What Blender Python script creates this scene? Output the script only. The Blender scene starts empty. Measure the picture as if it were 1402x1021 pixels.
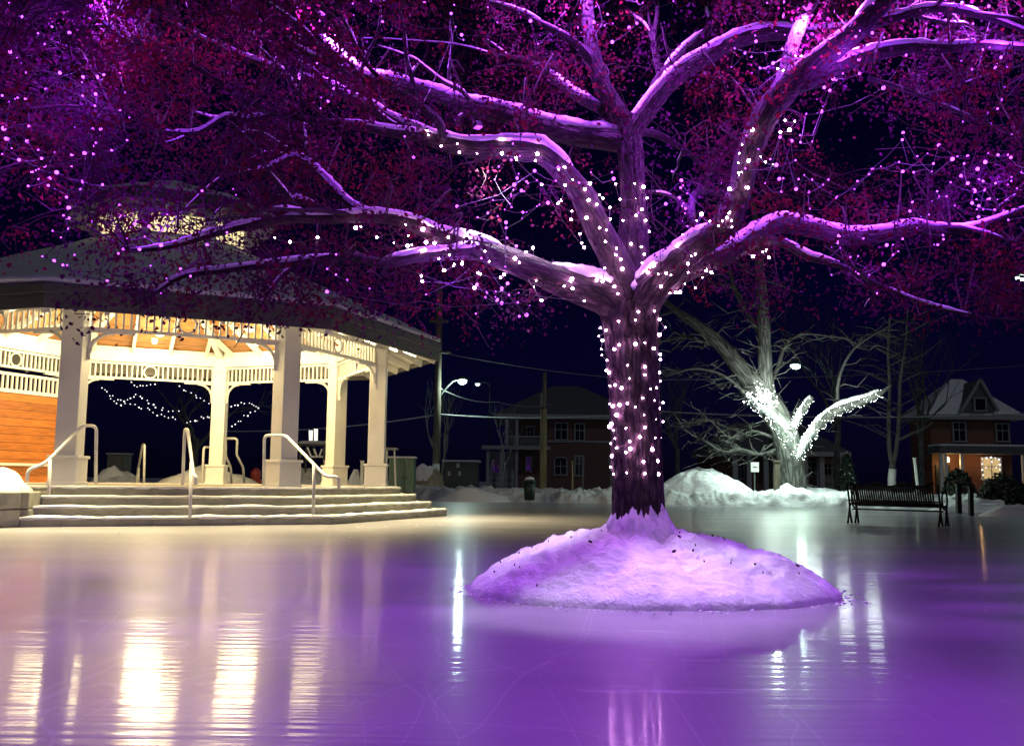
import bpy, math, random
from mathutils import Vector, Matrix, noise
random.seed(11)
S = bpy.context.scene; COL = S.collection
R_ = math.radians
V = Vector; UZ_ = Vector((0, 0, 1))
# ------------------------------------------------------------------ camera model
F_, H_, CX, CY = 1300.0, 0.74, 701.0, 510.5
TH = math.atan((658 - CY) / F_); ROLL = R_(0.65)
RV = V((1, 0, 0)); UV_ = V((0, -math.sin(TH), math.cos(TH))); FV = V((0, math.cos(TH), math.sin(TH)))

def P(px, py, d):
    """world point at depth d (along +Y) seen at photo pixel px,py"""
    a, b = (px - CX) / F_, (py - CY) / F_
    u = a * math.cos(ROLL) + b * math.sin(ROLL); v = -a * math.sin(ROLL) + b * math.cos(ROLL)
    D = RV * u - UV_ * v + FV
    return V((0, 0, H_)) + D * (d / D.y)

def X(px, d): return P(px, 658, d).x

cam = bpy.data.cameras.new('camera'); co = bpy.data.objects.new('camera', cam); COL.objects.link(co)
cr = RV * math.cos(ROLL) + UV_ * math.sin(ROLL); cu = UV_ * math.cos(ROLL) - RV * math.sin(ROLL)
m = Matrix((cr, cu, -FV)).transposed().to_4x4(); m.translation = V((0, 0, H_)); co.matrix_world = m
cam.sensor_width = 36; cam.lens = 36 * F_ / 1402; cam.clip_end = 2000; cam.clip_start = 0.05
S.camera = co

# ------------------------------------------------------------------ materials
def mat(name, col, rough=0.6, metal=0.0, var=0.15, vscale=6.0, bump=0.0, bscale=40.0, stretch=(1, 1, 1),
        emit=None, estr=0.0, coat=0.0, spec=0.5, uv=False, trans=0.0):
    m = bpy.data.materials.new(name); m.use_nodes = True
    nt = m.node_tree; N = nt.nodes; L = nt.links; b = N['Principled BSDF']
    b.inputs['Roughness'].default_value = rough; b.inputs['Metallic'].default_value = metal
    b.inputs['Coat Weight'].default_value = coat; b.inputs['Specular IOR Level'].default_value = spec
    tc = N.new('ShaderNodeTexCoord'); mp = N.new('ShaderNodeMapping'); mp.inputs['Scale'].default_value = stretch
    L.new(tc.outputs['UV' if uv else 'Object'], mp.inputs['Vector'])
    nz = N.new('ShaderNodeTexNoise'); nz.inputs['Scale'].default_value = vscale; nz.inputs['Detail'].default_value = 6
    L.new(mp.outputs['Vector'], nz.inputs['Vector'])
    rp = N.new('ShaderNodeValToRGB'); c = col
    rp.color_ramp.elements[0].position = 0.3; rp.color_ramp.elements[1].position = 0.7
    rp.color_ramp.elements[0].color = (*[max(0, x * (1 - var)) for x in c], 1)
    rp.color_ramp.elements[1].color = (*[min(1, x * (1 + var)) for x in c], 1)
    L.new(nz.outputs['Fac'], rp.inputs['Fac']); L.new(rp.outputs['Color'], b.inputs['Base Color'])
    if bump:
        nb = N.new('ShaderNodeTexNoise'); nb.inputs['Scale'].default_value = bscale; nb.inputs['Detail'].default_value = 8
        L.new(mp.outputs['Vector'], nb.inputs['Vector'])
        bn = N.new('ShaderNodeBump'); bn.inputs['Strength'].default_value = bump; bn.inputs['Distance'].default_value = 0.02
        L.new(nb.outputs['Fac'], bn.inputs['Height']); L.new(bn.outputs['Normal'], b.inputs['Normal'])
    if emit:
        b.inputs['Emission Color'].default_value = (*emit, 1); b.inputs['Emission Strength'].default_value = estr
    if trans:
        tr = N.new('ShaderNodeBsdfTranslucent'); L.new(rp.outputs['Color'], tr.inputs['Color'])
        mx = N.new('ShaderNodeMixShader'); mx.inputs[0].default_value = trans
        out = N['Material Output']; L.new(b.outputs[0], mx.inputs[1]); L.new(tr.outputs[0], mx.inputs[2]); L.new(mx.outputs[0], out.inputs[0])
    return m

def emat(name, col, s):
    m = bpy.data.materials.new(name); m.use_nodes = True; b = m.node_tree.nodes['Principled BSDF']
    b.inputs['Base Color'].default_value = (*[min(1, c * .5) for c in col], 1)
    b.inputs['Emission Color'].default_value = (*col, 1); b.inputs['Emission Strength'].default_value = s
    return m

def brickmat(name, c1, c2, cm, scale):
    m = bpy.data.materials.new(name); m.use_nodes = True; N = m.node_tree.nodes; L = m.node_tree.links; b = N['Principled BSDF']
    tc = N.new('ShaderNodeTexCoord'); mp = N.new('ShaderNodeMapping'); mp.inputs['Rotation'].default_value = (R_(90), 0, 0)
    L.new(tc.outputs['Object'], mp.inputs['Vector'])
    k = N.new('ShaderNodeTexBrick'); k.inputs['Scale'].default_value = scale
    k.inputs['Color1'].default_value = (*c1, 1); k.inputs['Color2'].default_value = (*c2, 1); k.inputs['Mortar'].default_value = (*cm, 1)
    L.new(mp.outputs['Vector'], k.inputs['Vector']); L.new(k.outputs['Color'], b.inputs['Base Color']); b.inputs['Roughness'].default_value = .85
    return m

def plankmat(name, col, scale, rough=.5):
    """horizontal boards: dark joint lines every 1/scale m plus grain"""
    m = mat(name, col, rough, var=.28, vscale=3, stretch=(1, 1, 9), bump=.25, bscale=12)
    N = m.node_tree.nodes; L = m.node_tree.links; b = N['Principled BSDF']
    tc = N.new('ShaderNodeTexCoord'); sp = N.new('ShaderNodeSeparateXYZ'); L.new(tc.outputs['Object'], sp.inputs[0])
    mu = N.new('ShaderNodeMath'); mu.operation = 'MULTIPLY'; mu.inputs[1].default_value = scale; L.new(sp.outputs['Z'], mu.inputs[0])
    fr = N.new('ShaderNodeMath'); fr.operation = 'FRACT'; L.new(mu.outputs[0], fr.inputs[0])
    gt = N.new('ShaderNodeMath'); gt.operation = 'GREATER_THAN'; gt.inputs[1].default_value = .08; L.new(fr.outputs[0], gt.inputs[0])
    fl = N.new('ShaderNodeMath'); fl.operation = 'FLOOR'; L.new(mu.outputs[0], fl.inputs[0])
    wn = N.new('ShaderNodeTexWhiteNoise'); wn.noise_dimensions = '1D'; L.new(fl.outputs[0], wn.inputs['W'])
    mr = N.new('ShaderNodeMapRange'); mr.inputs[3].default_value = .65; mr.inputs[4].default_value = 1.15; L.new(wn.outputs['Value'], mr.inputs[0])
    m2 = N.new('ShaderNodeMath'); m2.operation = 'MULTIPLY'; L.new(gt.outputs[0], m2.inputs[0]); L.new(mr.outputs[0], m2.inputs[1])
    ad = N.new('ShaderNodeMath'); ad.operation = 'MAXIMUM'; ad.inputs[1].default_value = .3; L.new(m2.outputs[0], ad.inputs[0])
    src = b.inputs['Base Color'].links[0].from_socket
    vm = N.new('ShaderNodeVectorMath'); vm.operation = 'SCALE'; L.new(src, vm.inputs[0]); L.new(ad.outputs[0], vm.inputs['Scale'])
    L.new(vm.outputs[0], b.inputs['Base Color'])
    return m

def barkmat(name, col, us=10., vs=5., strength=1.0):
    m = bpy.data.materials.new(name); m.use_nodes = True; N = m.node_tree.nodes; L = m.node_tree.links; b = N['Principled BSDF']
    tc = N.new('ShaderNodeTexCoord'); mp = N.new('ShaderNodeMapping'); mp.inputs['Scale'].default_value = (us, vs, 1); L.new(tc.outputs['UV'], mp.inputs['Vector'])
    dn = N.new('ShaderNodeTexNoise'); dn.inputs['Scale'].default_value = 1.2; dn.inputs['Detail'].default_value = 5; L.new(mp.outputs[0], dn.inputs['Vector'])
    mixv = N.new('ShaderNodeMixRGB'); mixv.blend_type = 'ADD'; mixv.inputs[0].default_value = .9; L.new(mp.outputs[0], mixv.inputs[1]); L.new(dn.outputs['Color'], mixv.inputs[2])
    vo = N.new('ShaderNodeTexVoronoi'); vo.feature = 'DISTANCE_TO_EDGE'; vo.inputs['Scale'].default_value = 1.6; L.new(mixv.outputs[0], vo.inputs['Vector'])
    nz = N.new('ShaderNodeTexNoise'); nz.inputs['Scale'].default_value = 9; nz.inputs['Detail'].default_value = 8; L.new(mp.outputs[0], nz.inputs['Vector'])
    rp = N.new('ShaderNodeValToRGB'); rp.color_ramp.elements[0].color = (*[c * .3 for c in col], 1); rp.color_ramp.elements[1].color = (*[c * 1.35 for c in col], 1)
    rp.color_ramp.elements[0].position = .02; rp.color_ramp.elements[1].position = .28
    L.new(vo.outputs['Distance'], rp.inputs['Fac'])
    mm = N.new('ShaderNodeMixRGB'); mm.blend_type = 'MULTIPLY'; mm.inputs[0].default_value = .8; L.new(rp.outputs[0], mm.inputs[1]); L.new(nz.outputs['Fac'], mm.inputs[2])
    L.new(mm.outputs[0], b.inputs['Base Color']); b.inputs['Roughness'].default_value = .85
    ad = N.new('ShaderNodeMath'); ad.operation = 'MULTIPLY_ADD'; ad.inputs[1].default_value = .25; L.new(nz.outputs['Fac'], ad.inputs[0]); L.new(vo.outputs['Distance'], ad.inputs[2])
    bn = N.new('ShaderNodeBump'); bn.inputs['Strength'].default_value = strength; bn.inputs['Distance'].default_value = .03
    L.new(ad.outputs[0], bn.inputs['Height']); L.new(bn.outputs[0], b.inputs['Normal'])
    return m

def snowmat(name, col=(.82, .84, .88), dirt=0.0, bump=.6, bscale=14):
    m = bpy.data.materials.new(name); m.use_nodes = True; N = m.node_tree.nodes; L = m.node_tree.links; b = N['Principled BSDF']
    b.inputs['Roughness'].default_value = .75; b.inputs['Subsurface Weight'].default_value = 0.0
    tc = N.new('ShaderNodeTexCoord')
    n1 = N.new('ShaderNodeTexNoise'); n1.inputs['Scale'].default_value = bscale; n1.inputs['Detail'].default_value = 9; n1.inputs['Roughness'].default_value = .6; L.new(tc.outputs['Object'], n1.inputs['Vector'])
    n2 = N.new('ShaderNodeTexNoise'); n2.inputs['Scale'].default_value = 2.2; n2.inputs['Detail'].default_value = 6; L.new(tc.outputs['Object'], n2.inputs['Vector'])
    rp = N.new('ShaderNodeValToRGB'); rp.color_ramp.elements[0].position = .35; rp.color_ramp.elements[1].position = .62
    rp.color_ramp.elements[0].color = (*[c * (1 - dirt) for c in col], 1); rp.color_ramp.elements[1].color = (*col, 1)
    L.new(n2.outputs['Fac'], rp.inputs['Fac']); L.new(rp.outputs[0], b.inputs['Base Color'])
    bn = N.new('ShaderNodeBump'); bn.inputs['Strength'].default_value = bump; bn.inputs['Distance'].default_value = .04
    L.new(n1.outputs['Fac'], bn.inputs['Height']); L.new(bn.outputs[0], b.inputs['Normal'])
    return m

def icemat():
    m = bpy.data.materials.new('rink_ice'); m.use_nodes = True; N = m.node_tree.nodes; L = m.node_tree.links; b = N['Principled BSDF']
    tc = N.new('ShaderNodeTexCoord')
    mp = N.new('ShaderNodeMapping'); mp.inputs['Scale'].default_value = (.35, 1.6, 1); mp.inputs['Rotation'].default_value = (0, 0, R_(6)); L.new(tc.outputs['Object'], mp.inputs['Vector'])
    n1 = N.new('ShaderNodeTexNoise'); n1.inputs['Scale'].default_value = 1.2; n1.inputs['Detail'].default_value = 5; n1.inputs['Roughness'].default_value = .55; L.new(mp.outputs[0], n1.inputs['Vector'])
    n2 = N.new('ShaderNodeTexNoise'); n2.inputs['Scale'].default_value = 6; n2.inputs['Detail'].default_value = 3; n2.inputs['Roughness'].default_value = .5; mp2 = N.new('ShaderNodeMapping'); mp2.inputs['Scale'].default_value = (.12, 2.6, 1); mp2.inputs['Rotation'].default_value = (0, 0, R_(-4)); L.new(tc.outputs['Object'], mp2.inputs['Vector']); L.new(mp2.outputs[0], n2.inputs['Vector'])
    n3 = N.new('ShaderNodeTexNoise'); n3.inputs['Scale'].default_value = .55; n3.inputs['Detail'].default_value = 6; L.new(mp.outputs[0], n3.inputs['Vector'])
    # colour : milky ice with cloudy patches and thin frost streaks
    rp = N.new('ShaderNodeValToRGB'); rp.color_ramp.elements[0].position = .3; rp.color_ramp.elements[1].position = .75
    rp.color_ramp.elements[0].color = (.24, .235, .275, 1); rp.color_ramp.elements[1].color = (.36, .355, .40, 1)
    L.new(n3.outputs['Fac'], rp.inputs['Fac'])
    fr = N.new('ShaderNodeValToRGB'); fr.color_ramp.elements[0].position = .66; fr.color_ramp.elements[1].position = .74
    fr.color_ramp.elements[0].color = (0, 0, 0, 1); fr.color_ramp.elements[1].color = (1, 1, 1, 1); L.new(n1.outputs['Fac'], fr.inputs['Fac'])
    mx = N.new('ShaderNodeMixRGB'); mx.inputs[2].default_value = (.72, .73, .78, 1); L.new(fr.outputs[0], mx.inputs[0]); L.new(rp.outputs[0], mx.inputs[1])
    # hairline skate scratches and cracks
    last = mx.outputs[0]
    for sc, rot, st in ((.55, 0, (1, 1, 1)), (1.1, 40, (1, .22, 1)), (1.3, -25, (1, .18, 1)), (2.2, 70, (1, .12, 1))):
        mq = N.new('ShaderNodeMapping'); mq.inputs['Scale'].default_value = st; mq.inputs['Rotation'].default_value = (0, 0, R_(rot)); L.new(tc.outputs['Object'], mq.inputs['Vector'])
        dq = N.new('ShaderNodeTexNoise'); dq.inputs['Scale'].default_value = .8; L.new(mq.outputs[0], dq.inputs['Vector'])
        aq = N.new('ShaderNodeMixRGB'); aq.blend_type = 'ADD'; aq.inputs[0].default_value = 1; L.new(mq.outputs[0], aq.inputs[1]); L.new(dq.outputs['Color'], aq.inputs[2])
        vq = N.new('ShaderNodeTexVoronoi'); vq.feature = 'DISTANCE_TO_EDGE'; vq.inputs['Scale'].default_value = sc; L.new(aq.outputs[0], vq.inputs['Vector'])
        lq = N.new('ShaderNodeMapRange'); lq.inputs[1].default_value = 0; lq.inputs[2].default_value = .004; lq.inputs[3].default_value = .16; lq.inputs[4].default_value = 0; L.new(vq.outputs['Distance'], lq.inputs[0])
        x2 = N.new('ShaderNodeMixRGB'); x2.inputs[2].default_value = (.75, .76, .8, 1); L.new(lq.outputs[0], x2.inputs[0]); L.new(last, x2.inputs[1]); last = x2.outputs[0]
    L.new(last, b.inputs['Base Color'])
    mr = N.new('ShaderNodeMapRange'); mr.inputs[1].default_value = .3; mr.inputs[2].default_value = .75; mr.inputs[3].default_value = .05; mr.inputs[4].default_value = .115; L.new(n1.outputs['Fac'], mr.inputs[0])
    L.new(mr.outputs[0], b.inputs['Coat Roughness']); b.inputs['Coat Weight'].default_value = .34; b.inputs['Coat IOR'].default_value = 1.33
    b.inputs['Roughness'].default_value = .36; b.inputs['IOR'].default_value = 1.33; b.inputs['Specular IOR Level'].default_value = .2
    b1 = N.new('ShaderNodeBump'); b1.inputs['Strength'].default_value = .12; b1.inputs['Distance'].default_value = .02; L.new(n1.outputs['Fac'], b1.inputs['Height'])
    b2 = N.new('ShaderNodeBump'); b2.inputs['Strength'].default_value = .36; b2.inputs['Distance'].default_value = .006; L.new(n2.outputs['Fac'], b2.inputs['Height']); L.new(b1.outputs[0], b2.inputs['Normal'])
    L.new(b2.outputs[0], b.inputs['Normal']); L.new(b2.outputs[0], b.inputs['Coat Normal'])
    return m

M = dict(
    ice=icemat(), snow=snowmat('clean_snow'), snowd=snowmat('ploughed_snow', (.72, .74, .76), .35, .9, 9), snowl=snowmat('limb_snow', (.88, .88, .9), 0, .3, 30),
    roofsnow=snowmat('roof_snow', (.8, .81, .84), .05, .25, 5), stepsnow=snowmat('step_snow', (.88, .88, .87), .05, .5, 18),
    bark=barkmat('oak_bark', (.075, .048, .045), 15, 5.0, 1.0), bark2=barkmat('grey_bark', (.20, .195, .18), 13, .9, .6), twig=mat('twig_bark', (.045, .032, .03), .9, spec=.1),
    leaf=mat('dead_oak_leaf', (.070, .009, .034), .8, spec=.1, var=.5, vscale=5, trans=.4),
    white=mat('white_paint', (.80, .79, .76), .45, var=.05, vscale=3, bump=.05), cedar=plankmat('cedar_boards', (.50, .16, .022), 5.5),
    ceil=plankmat('ceiling_boards', (.50, .23, .08), 7.), fascia=mat('dark_fascia', (.075, .07, .072), .6, var=.25, vscale=2, stretch=(1, 1, 12), bump=.2, bscale=4),
    conc=mat('concrete', (.25, .245, .21), .85, var=.25, vscale=4, bump=.4, bscale=30), rail=mat('white_rail', (.78, .77, .74), .3, var=.06),
    black=mat('black_metal', (.007, .007, .010), .5, spec=.25), green=mat('green_cabinet_paint', (.10, .19, .15), .5, var=.12, bump=.05),
    greend=mat('dark_green_plastic', (.012, .03, .024), .5), pole=mat('weathered_pole', (.14, .115, .085), .9, var=.3, vscale=4, stretch=(4, 4, .4), bump=.4, bscale=12),
    polel=mat('tan_pole', (.30, .27, .14), .85, var=.25, vscale=4, stretch=(4, 4, .4), bump=.3, bscale=12),
    brick=brickmat('red_brick', (.12, .042, .042), (.16, .058, .052), (.14, .12, .11), 4.), brickl=brickmat('orange_brick', (.16, .055, .03), (.22, .08, .045), (.16, .14, .12), 4.),
    shingle=mat('shingle', (.11, .11, .12), .9, var=.3, vscale=6, bump=.4, bscale=8), trim=mat('house_trim', (.30, .30, .31), .6, var=.1), pane=mat('dark_glass', (.01, .012, .016), .08, spec=.8),
    siding=plankmat('grey_siding', (.3, .3, .32), 6, .7), rock=mat('boulder_rock', (.34, .31, .22), .9, var=.4, vscale=3, bump=.8, bscale=6),
    needle=mat('conifer_needles', (.025, .05, .03), .8, var=.4), shrub=mat('dark_shrub_leaf', (.02, .035, .022), .8, var=.4), wire=mat('cable', (.05, .05, .05), .6), wirel=mat('overhead_cable', (.4, .4, .4), .4),
    red=mat('hydrant_red', (.30, .045, .03), .5), grey=mat('grey_box_paint', (.12, .13, .12), .6), dark=mat('dark_bin', (.02, .022, .024), .5),
    warm=emat('warm_bulb', (1, .42, 1.), 85), purp=emat('purple_bulb', (.55, .07, 1.), 6), cool=emat('cool_bulb', (.85, 1, .90), 18), coolw=emat('small_white_bulb', (1, .93, .90), 2.5),
    lens=emat('warm_lamp_lens', (1, .86, .60), 5), lampc=emat('street_lamp_lens', (.72, 1, .93), 5), purl=emat('purple_flood_lens', (.62, .1, 1), 1.6),
    cwin=emat('cupola_glow', (1, .82, .42), 1.3), hwin=emat('house_window_glow', (1, .72, .32), .5), lantern=emat('lantern_glow', (1, .95, .82), 1.2), porch=emat('porch_lamp_glow', (1, .7, .25), 9),
)

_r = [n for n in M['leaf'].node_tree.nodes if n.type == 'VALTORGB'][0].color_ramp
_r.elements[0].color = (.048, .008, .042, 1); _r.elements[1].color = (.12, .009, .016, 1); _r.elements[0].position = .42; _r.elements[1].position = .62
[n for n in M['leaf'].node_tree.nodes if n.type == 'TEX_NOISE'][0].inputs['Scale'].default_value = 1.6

# ------------------------------------------------------------------ mesh builder
class MB:
    def __init__(s): s.v = []; s.f = []; s.uv = {}
    def box(s, c, sx, sy, sz, ax=None):
        c = V(c); ax = ax or (V((1, 0, 0)), V((0, 1, 0)), V((0, 0, 1))); n = len(s.v)
        for z in (-1, 1):
            for y in (-1, 1):
                for x in (-1, 1): s.v.append(c + ax[0] * (x * sx / 2) + ax[1] * (y * sy / 2) + ax[2] * (z * sz / 2))
        s.f += [tuple(n + k for k in q) for q in ((0, 2, 3, 1), (4, 5, 7, 6), (0, 1, 5, 4), (2, 6, 7, 3), (0, 4, 6, 2), (1, 3, 7, 5))]
        return s
    def bar(s, a, b, w, h, up=V((0, 0, 1))):
        a, b = V(a), V(b); d = b - a; l = d.length; d = d.normalized()
        if abs(d.dot(up)) > .99: up = V((0, 1, 0))
        y = up.cross(d).normalized(); z = d.cross(y)
        return s.box((a + b) / 2, l, w, h, (d, y, z))
    def tube(s, pts, n=8, disp=None, caps=True, uvs=1.0, flat=None):
        """pts: [(Vector, radius)]; rings with parallel transport"""
        base = len(s.v); k = len(pts); t0 = (pts[1][0] - pts[0][0]).normalized()
        nrm = t0.orthogonal().normalized(); L = 0.0
        if abs(t0.z) > .8: nrm = V((0, -1, 0)) - t0 * (t0.dot(V((0, -1, 0)))); nrm.normalize()
        for i, (p, r) in enumerate(pts):
            t = (pts[min(i + 1, k - 1)][0] - pts[max(i - 1, 0)][0])
            t = t.normalized() if t.length > 1e-9 else t0
            nrm = (nrm - t * nrm.dot(t)); nrm = nrm.normalized() if nrm.length > 1e-6 else t.orthogonal().normalized()
            bi = t.cross(nrm)
            if i: L += (p - pts[i - 1][0]).length
            for j in range(n):
                a = 2 * math.pi * j / n; dv = nrm * math.cos(a) + bi * math.sin(a)
                rr = r * (1 + (disp(i / (k - 1), a, p + dv * r) if disp else 0))
                q = p + dv * rr
                if flat: q.z = p.z + (q.z - p.z) * flat
                s.v.append(q); s.uv[len(s.v) - 1] = (j / n * uvs, L)
        for i in range(k - 1):
            for j in range(n):
                a = base + i * n + j; b = base + i * n + (j + 1) % n
                s.f.append((a, b, b + n, a + n))
        if caps:
            s.f.append(tuple(base + j for j in range(n))[::-1]); s.f.append(tuple(base + (k - 1) * n + j for j in range(n)))
        return s
    def lathe(s, c, prof, n=16, rot=0, disp=None):
        """prof [(r,z)], open"""
        c = V(c); base = len(s.v)
        for r, z in prof:
            for j in range(n):
                a = rot + 2 * math.pi * j / n; q = c + V((r * math.cos(a), r * math.sin(a), z))
                if disp: q += disp(q)
                s.v.append(q)
        for i in range(len(prof) - 1):
            for j in range(n):
                a = base + i * n + j; b = base + i * n + (j + 1) % n; s.f.append((a, b, b + n, a + n))
        s.f.append(tuple(base + j for j in range(n))[::-1]); s.f.append(tuple(base + (len(prof) - 1) * n + j for j in range(n)))
        return s
    def quad(s, *p):
        n = len(s.v); s.v += [V(q) for q in p]; s.f.append(tuple(range(n, n + len(p)))); return s
    def prism(s, poly, off):
        """closed solid: polygon extruded by vector off"""
        n = len(s.v); k = len(poly); s.v += [V(q) for q in poly] + [V(q) + V(off) for q in poly]
        s.f.append(tuple(range(n, n + k))[::-1]); s.f.append(tuple(range(n + k, n + 2 * k)))
        for i in range(k): j = (i + 1) % k; s.f.append((n + i, n + j, n + k + j, n + k + i))
        return s
    def build(s, name, m, parent=None, smooth=False, bevel=0):
        me = bpy.data.meshes.new(name); org = parent.matrix_world.translation if parent else V((0, 0, 0))
        me.from_pydata([tuple(q) for q in s.v], [], s.f); me.materials.append(m)
        if s.uv:
            ul = me.uv_layers.new(name='UVMap')
            vi = [0] * len(me.loops); me.loops.foreach_get('vertex_index', vi); out = []
            k = 0
            for p in me.polygons:
                us = [s.uv.get(vi[q], (0, 0)) for q in p.loop_indices]; mxu = max(u[0] for u in us); 
                for u in us: out += [u[0] + (1.0 if mxu - u[0] > .5 and u[0] < .01 else 0), u[1]]
            ul.data.foreach_set('uv', out)
        if smooth: me.polygons.foreach_set('use_smooth', [True] * len(me.polygons))
        me.update()
        o = bpy.data.objects.new(name, me); COL.objects.link(o)
        if parent: o.parent = parent; o.matrix_parent_inverse = parent.matrix_world.inverted()
        if bevel:
            b = o.modifiers.new('bevel', 'BEVEL'); b.width = bevel; b.segments = 2; b.limit_method = 'ANGLE'
        return o

def tag(o, label=None, cat=None, group=None, kind=None):
    if label: o['label'] = label
    if cat: o['category'] = cat
    if group: o['group'] = group
    if kind: o['kind'] = kind
    return o
def thing(name, loc, label, cat, group=None):
    o = bpy.data.objects.new(name, None); COL.objects.link(o); o.location = loc; o.empty_display_size = .1
    o.matrix_world = Matrix.Translation(V(loc)); return tag(o, label, cat, group)

def catmull(pts, step=.06):
    """pts [(Vector,r)] -> smooth resampled"""
    out = []; n = len(pts)
    for i in range(n - 1):
        p0, p1, p2, p3 = pts[max(i - 1, 0)], pts[i], pts[i + 1], pts[min(i + 2, n - 1)]
        k = max(2, int((p2[0] - p1[0]).length / step))
        for j in range(k):
            t = j / k; t2 = t * t; t3 = t2 * t
            q = .5 * ((2 * p1[0]) + (p2[0] - p0[0]) * t + (2 * p0[0] - 5 * p1[0] + 4 * p2[0] - p3[0]) * t2 + (3 * p1[0] - p0[0] - 3 * p2[0] + p3[0]) * t3)
            out.append((q, p1[1] + (p2[1] - p1[1]) * t))
    out.append(pts[-1]); return out
def fbm(p, o=4): return noise.fractal(p, 1.0, 2.0, o)

def lamp(name, kind, loc, col, power, r=.05, target=None, spot=None, blend=.5):
    l = bpy.data.lights.new(name, kind); l.energy = power; l.color = col; l.shadow_soft_size = r
    if spot: l.spot_size = R_(spot); l.spot_blend = blend
    o = bpy.data.objects.new(name, l); COL.objects.link(o); o.location = loc
    if target is not None: o.rotation_euler = (V(target) - V(loc)).to_track_quat('-Z', 'Y').to_euler()
    return o

# ------------------------------------------------------------------ world (night)
w = bpy.data.worlds.new('World'); S.world = w; w.use_nodes = True
nt = w.node_tree; bg = nt.nodes['Background']
sky = nt.nodes.new('ShaderNodeTexSky'); sky.sky_type = 'NISHITA'; sky.sun_disc = False
sky.sun_elevation = R_(35); sky.sun_rotation = R_(200)
mx = nt.nodes.new('ShaderNodeMixRGB'); mx.blend_type = 'MULTIPLY'; mx.inputs[0].default_value = 1; mx.inputs[2].default_value = (.10, .07, .75, 1)
nt.links.new(sky.outputs[0], mx.inputs[1]); nt.links.new(mx.outputs[0], bg.inputs[0]); bg.inputs[1].default_value = .0023
# faint fill added to keep roof and houses from going black
sl = lamp('fill_sun', 'SUN', (0, 0, 30), (.85, .88, 1), .15); sl.data.angle = R_(.5); sl.rotation_euler = (R_(48), 0, R_(25))

# ------------------------------------------------------------------ setting
b = MB(); b.quad((-400, -60, -.03), (400, -60, -.03), (400, 600, -.03), (-400, 600, -.03))
tag(b.build('snowy_ground', M['snowd']), kind='structure')
b = MB(); b.quad((-30, -14, 0), (22, -14, 0), (22, 31.5, 0), (-6, 35.5, 0), (-30, 35.5, 0))
tag(b.build('ice_rink', M['ice']), kind='structure')
# ploughed snow bank along the far edge of the rink
def strip(name, path, width, hfun, material, nx=None, nw=26, seed=0.):
    b = MB(); L = [0]
    for i in range(1, len(path)): L.append(L[-1] + (V(path[i]) - V(path[i - 1])).length)
    n = nx or int(L[-1] / .05)
    for i in range(n + 1):
        s = L[-1] * i / n; k = 0
        while k < len(L) - 2 and L[k + 1] < s: k += 1
        a, c = V(path[k]), V(path[k + 1]); t = (s - L[k]) / (L[k + 1] - L[k]); p = a.lerp(c, t); d = (c - a).normalized(); nr = V((-d.y, d.x, 0))
        for j in range(nw + 1):
            w_ = j / nw; q = p + nr * (w_ * width); h = hfun(s / L[-1], w_, q)
            q = q + V((0, 0, h)); jag = .12 * noise.noise(V((q.x * 2.5, q.y * 2.5, seed)))
            q.y += jag; b.v.append(q)
    for i in range(n):
        for j in range(nw):
            a = i * (nw + 1) + j; b.f.append((a, a + nw + 1, a + nw + 2, a + 1))
    return b.build(name, material, smooth=True)
def bankh(s, w_, q):
    base = min(1, w_ / .22) ** .7 * (1 if w_ < .85 else 1 - (w_ - .85) / .15 * .8)
    n = .5 + .5 * fbm(V((q.x * .45, q.y * .4, 3.)), 3); n2 = fbm(V((q.x * 1.9, q.y * 1.9, 7.)), 4); n3 = noise.noise(V((q.x * 5, q.y * 5, 1)))
    return -.04 + base * .82 * max(.14, .38 + .30 * n + .20 * n2 + .11 * n3 + .07 * noise.noise(V((q.x * 11, q.y * 11, 4))))
tag(strip('snow_bank', [(-9, 34.5, 0), (-4, 34.5, 0), (2, 33, 0), (8, 31.5, 0), (14.2, 30.5, 0), (19, 29.0, 0)], 2.4, bankh, M['snowd']), kind='structure')
b = MB(); b.quad((-120, 36.2, .06), (120, 36.2, .06), (120, 46, .06), (-120, 46, .06)); tag(b.build('snowy_lawn', M['snow']), kind='structure')
b = MB(); b.quad((-200, 47, .02), (200, 47, .02), (200, 56, .02), (-200, 56, .02)); tag(b.build('road', mat('snowy_asphalt', (.10, .10, .105), .7, var=.5, vscale=.6)), kind='structure')

# ------------------------------------------------------------------ oak tree
D0 = 6.5
LIMBS = {}
SAMP = []   # (px,py,depth,pixelwidth) for attaching bulbs and twigs
def limb(pts):
    out = []
    for q in pts:
        px, py, w_, d = q
        out.append((P(px, py, d), w_ * (.5 if w_ > 46 else .43) * d / F_))
    for i in range(len(pts) - 1):
        a, c = pts[i], pts[i + 1]; n = max(2, int(math.hypot(a[0] - c[0], a[1] - c[1]) / 8))
        for j in range(n):
            t = j / n; SAMP.append(tuple(a[k] + (c[k] - a[k]) * t for k in (0, 1, 3, 2)))
    return out
TRUNK = [(876, 770, 84, 6.5), (876, 722, 76, 6.5), (874, 690, 69, 6.5), (871, 600, 66, 6.5), (867, 520, 67, 6.5), (864, 460, 72, 6.5), (862, 425, 80, 6.5), (863, 395, 66, 6.5), (866, 350, 47, 6.52), (867, 290, 40, 6.55), (865, 230, 40, 6.57), (860, 185, 42, 6.6), (856, 160, 38, 6.6)]
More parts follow.
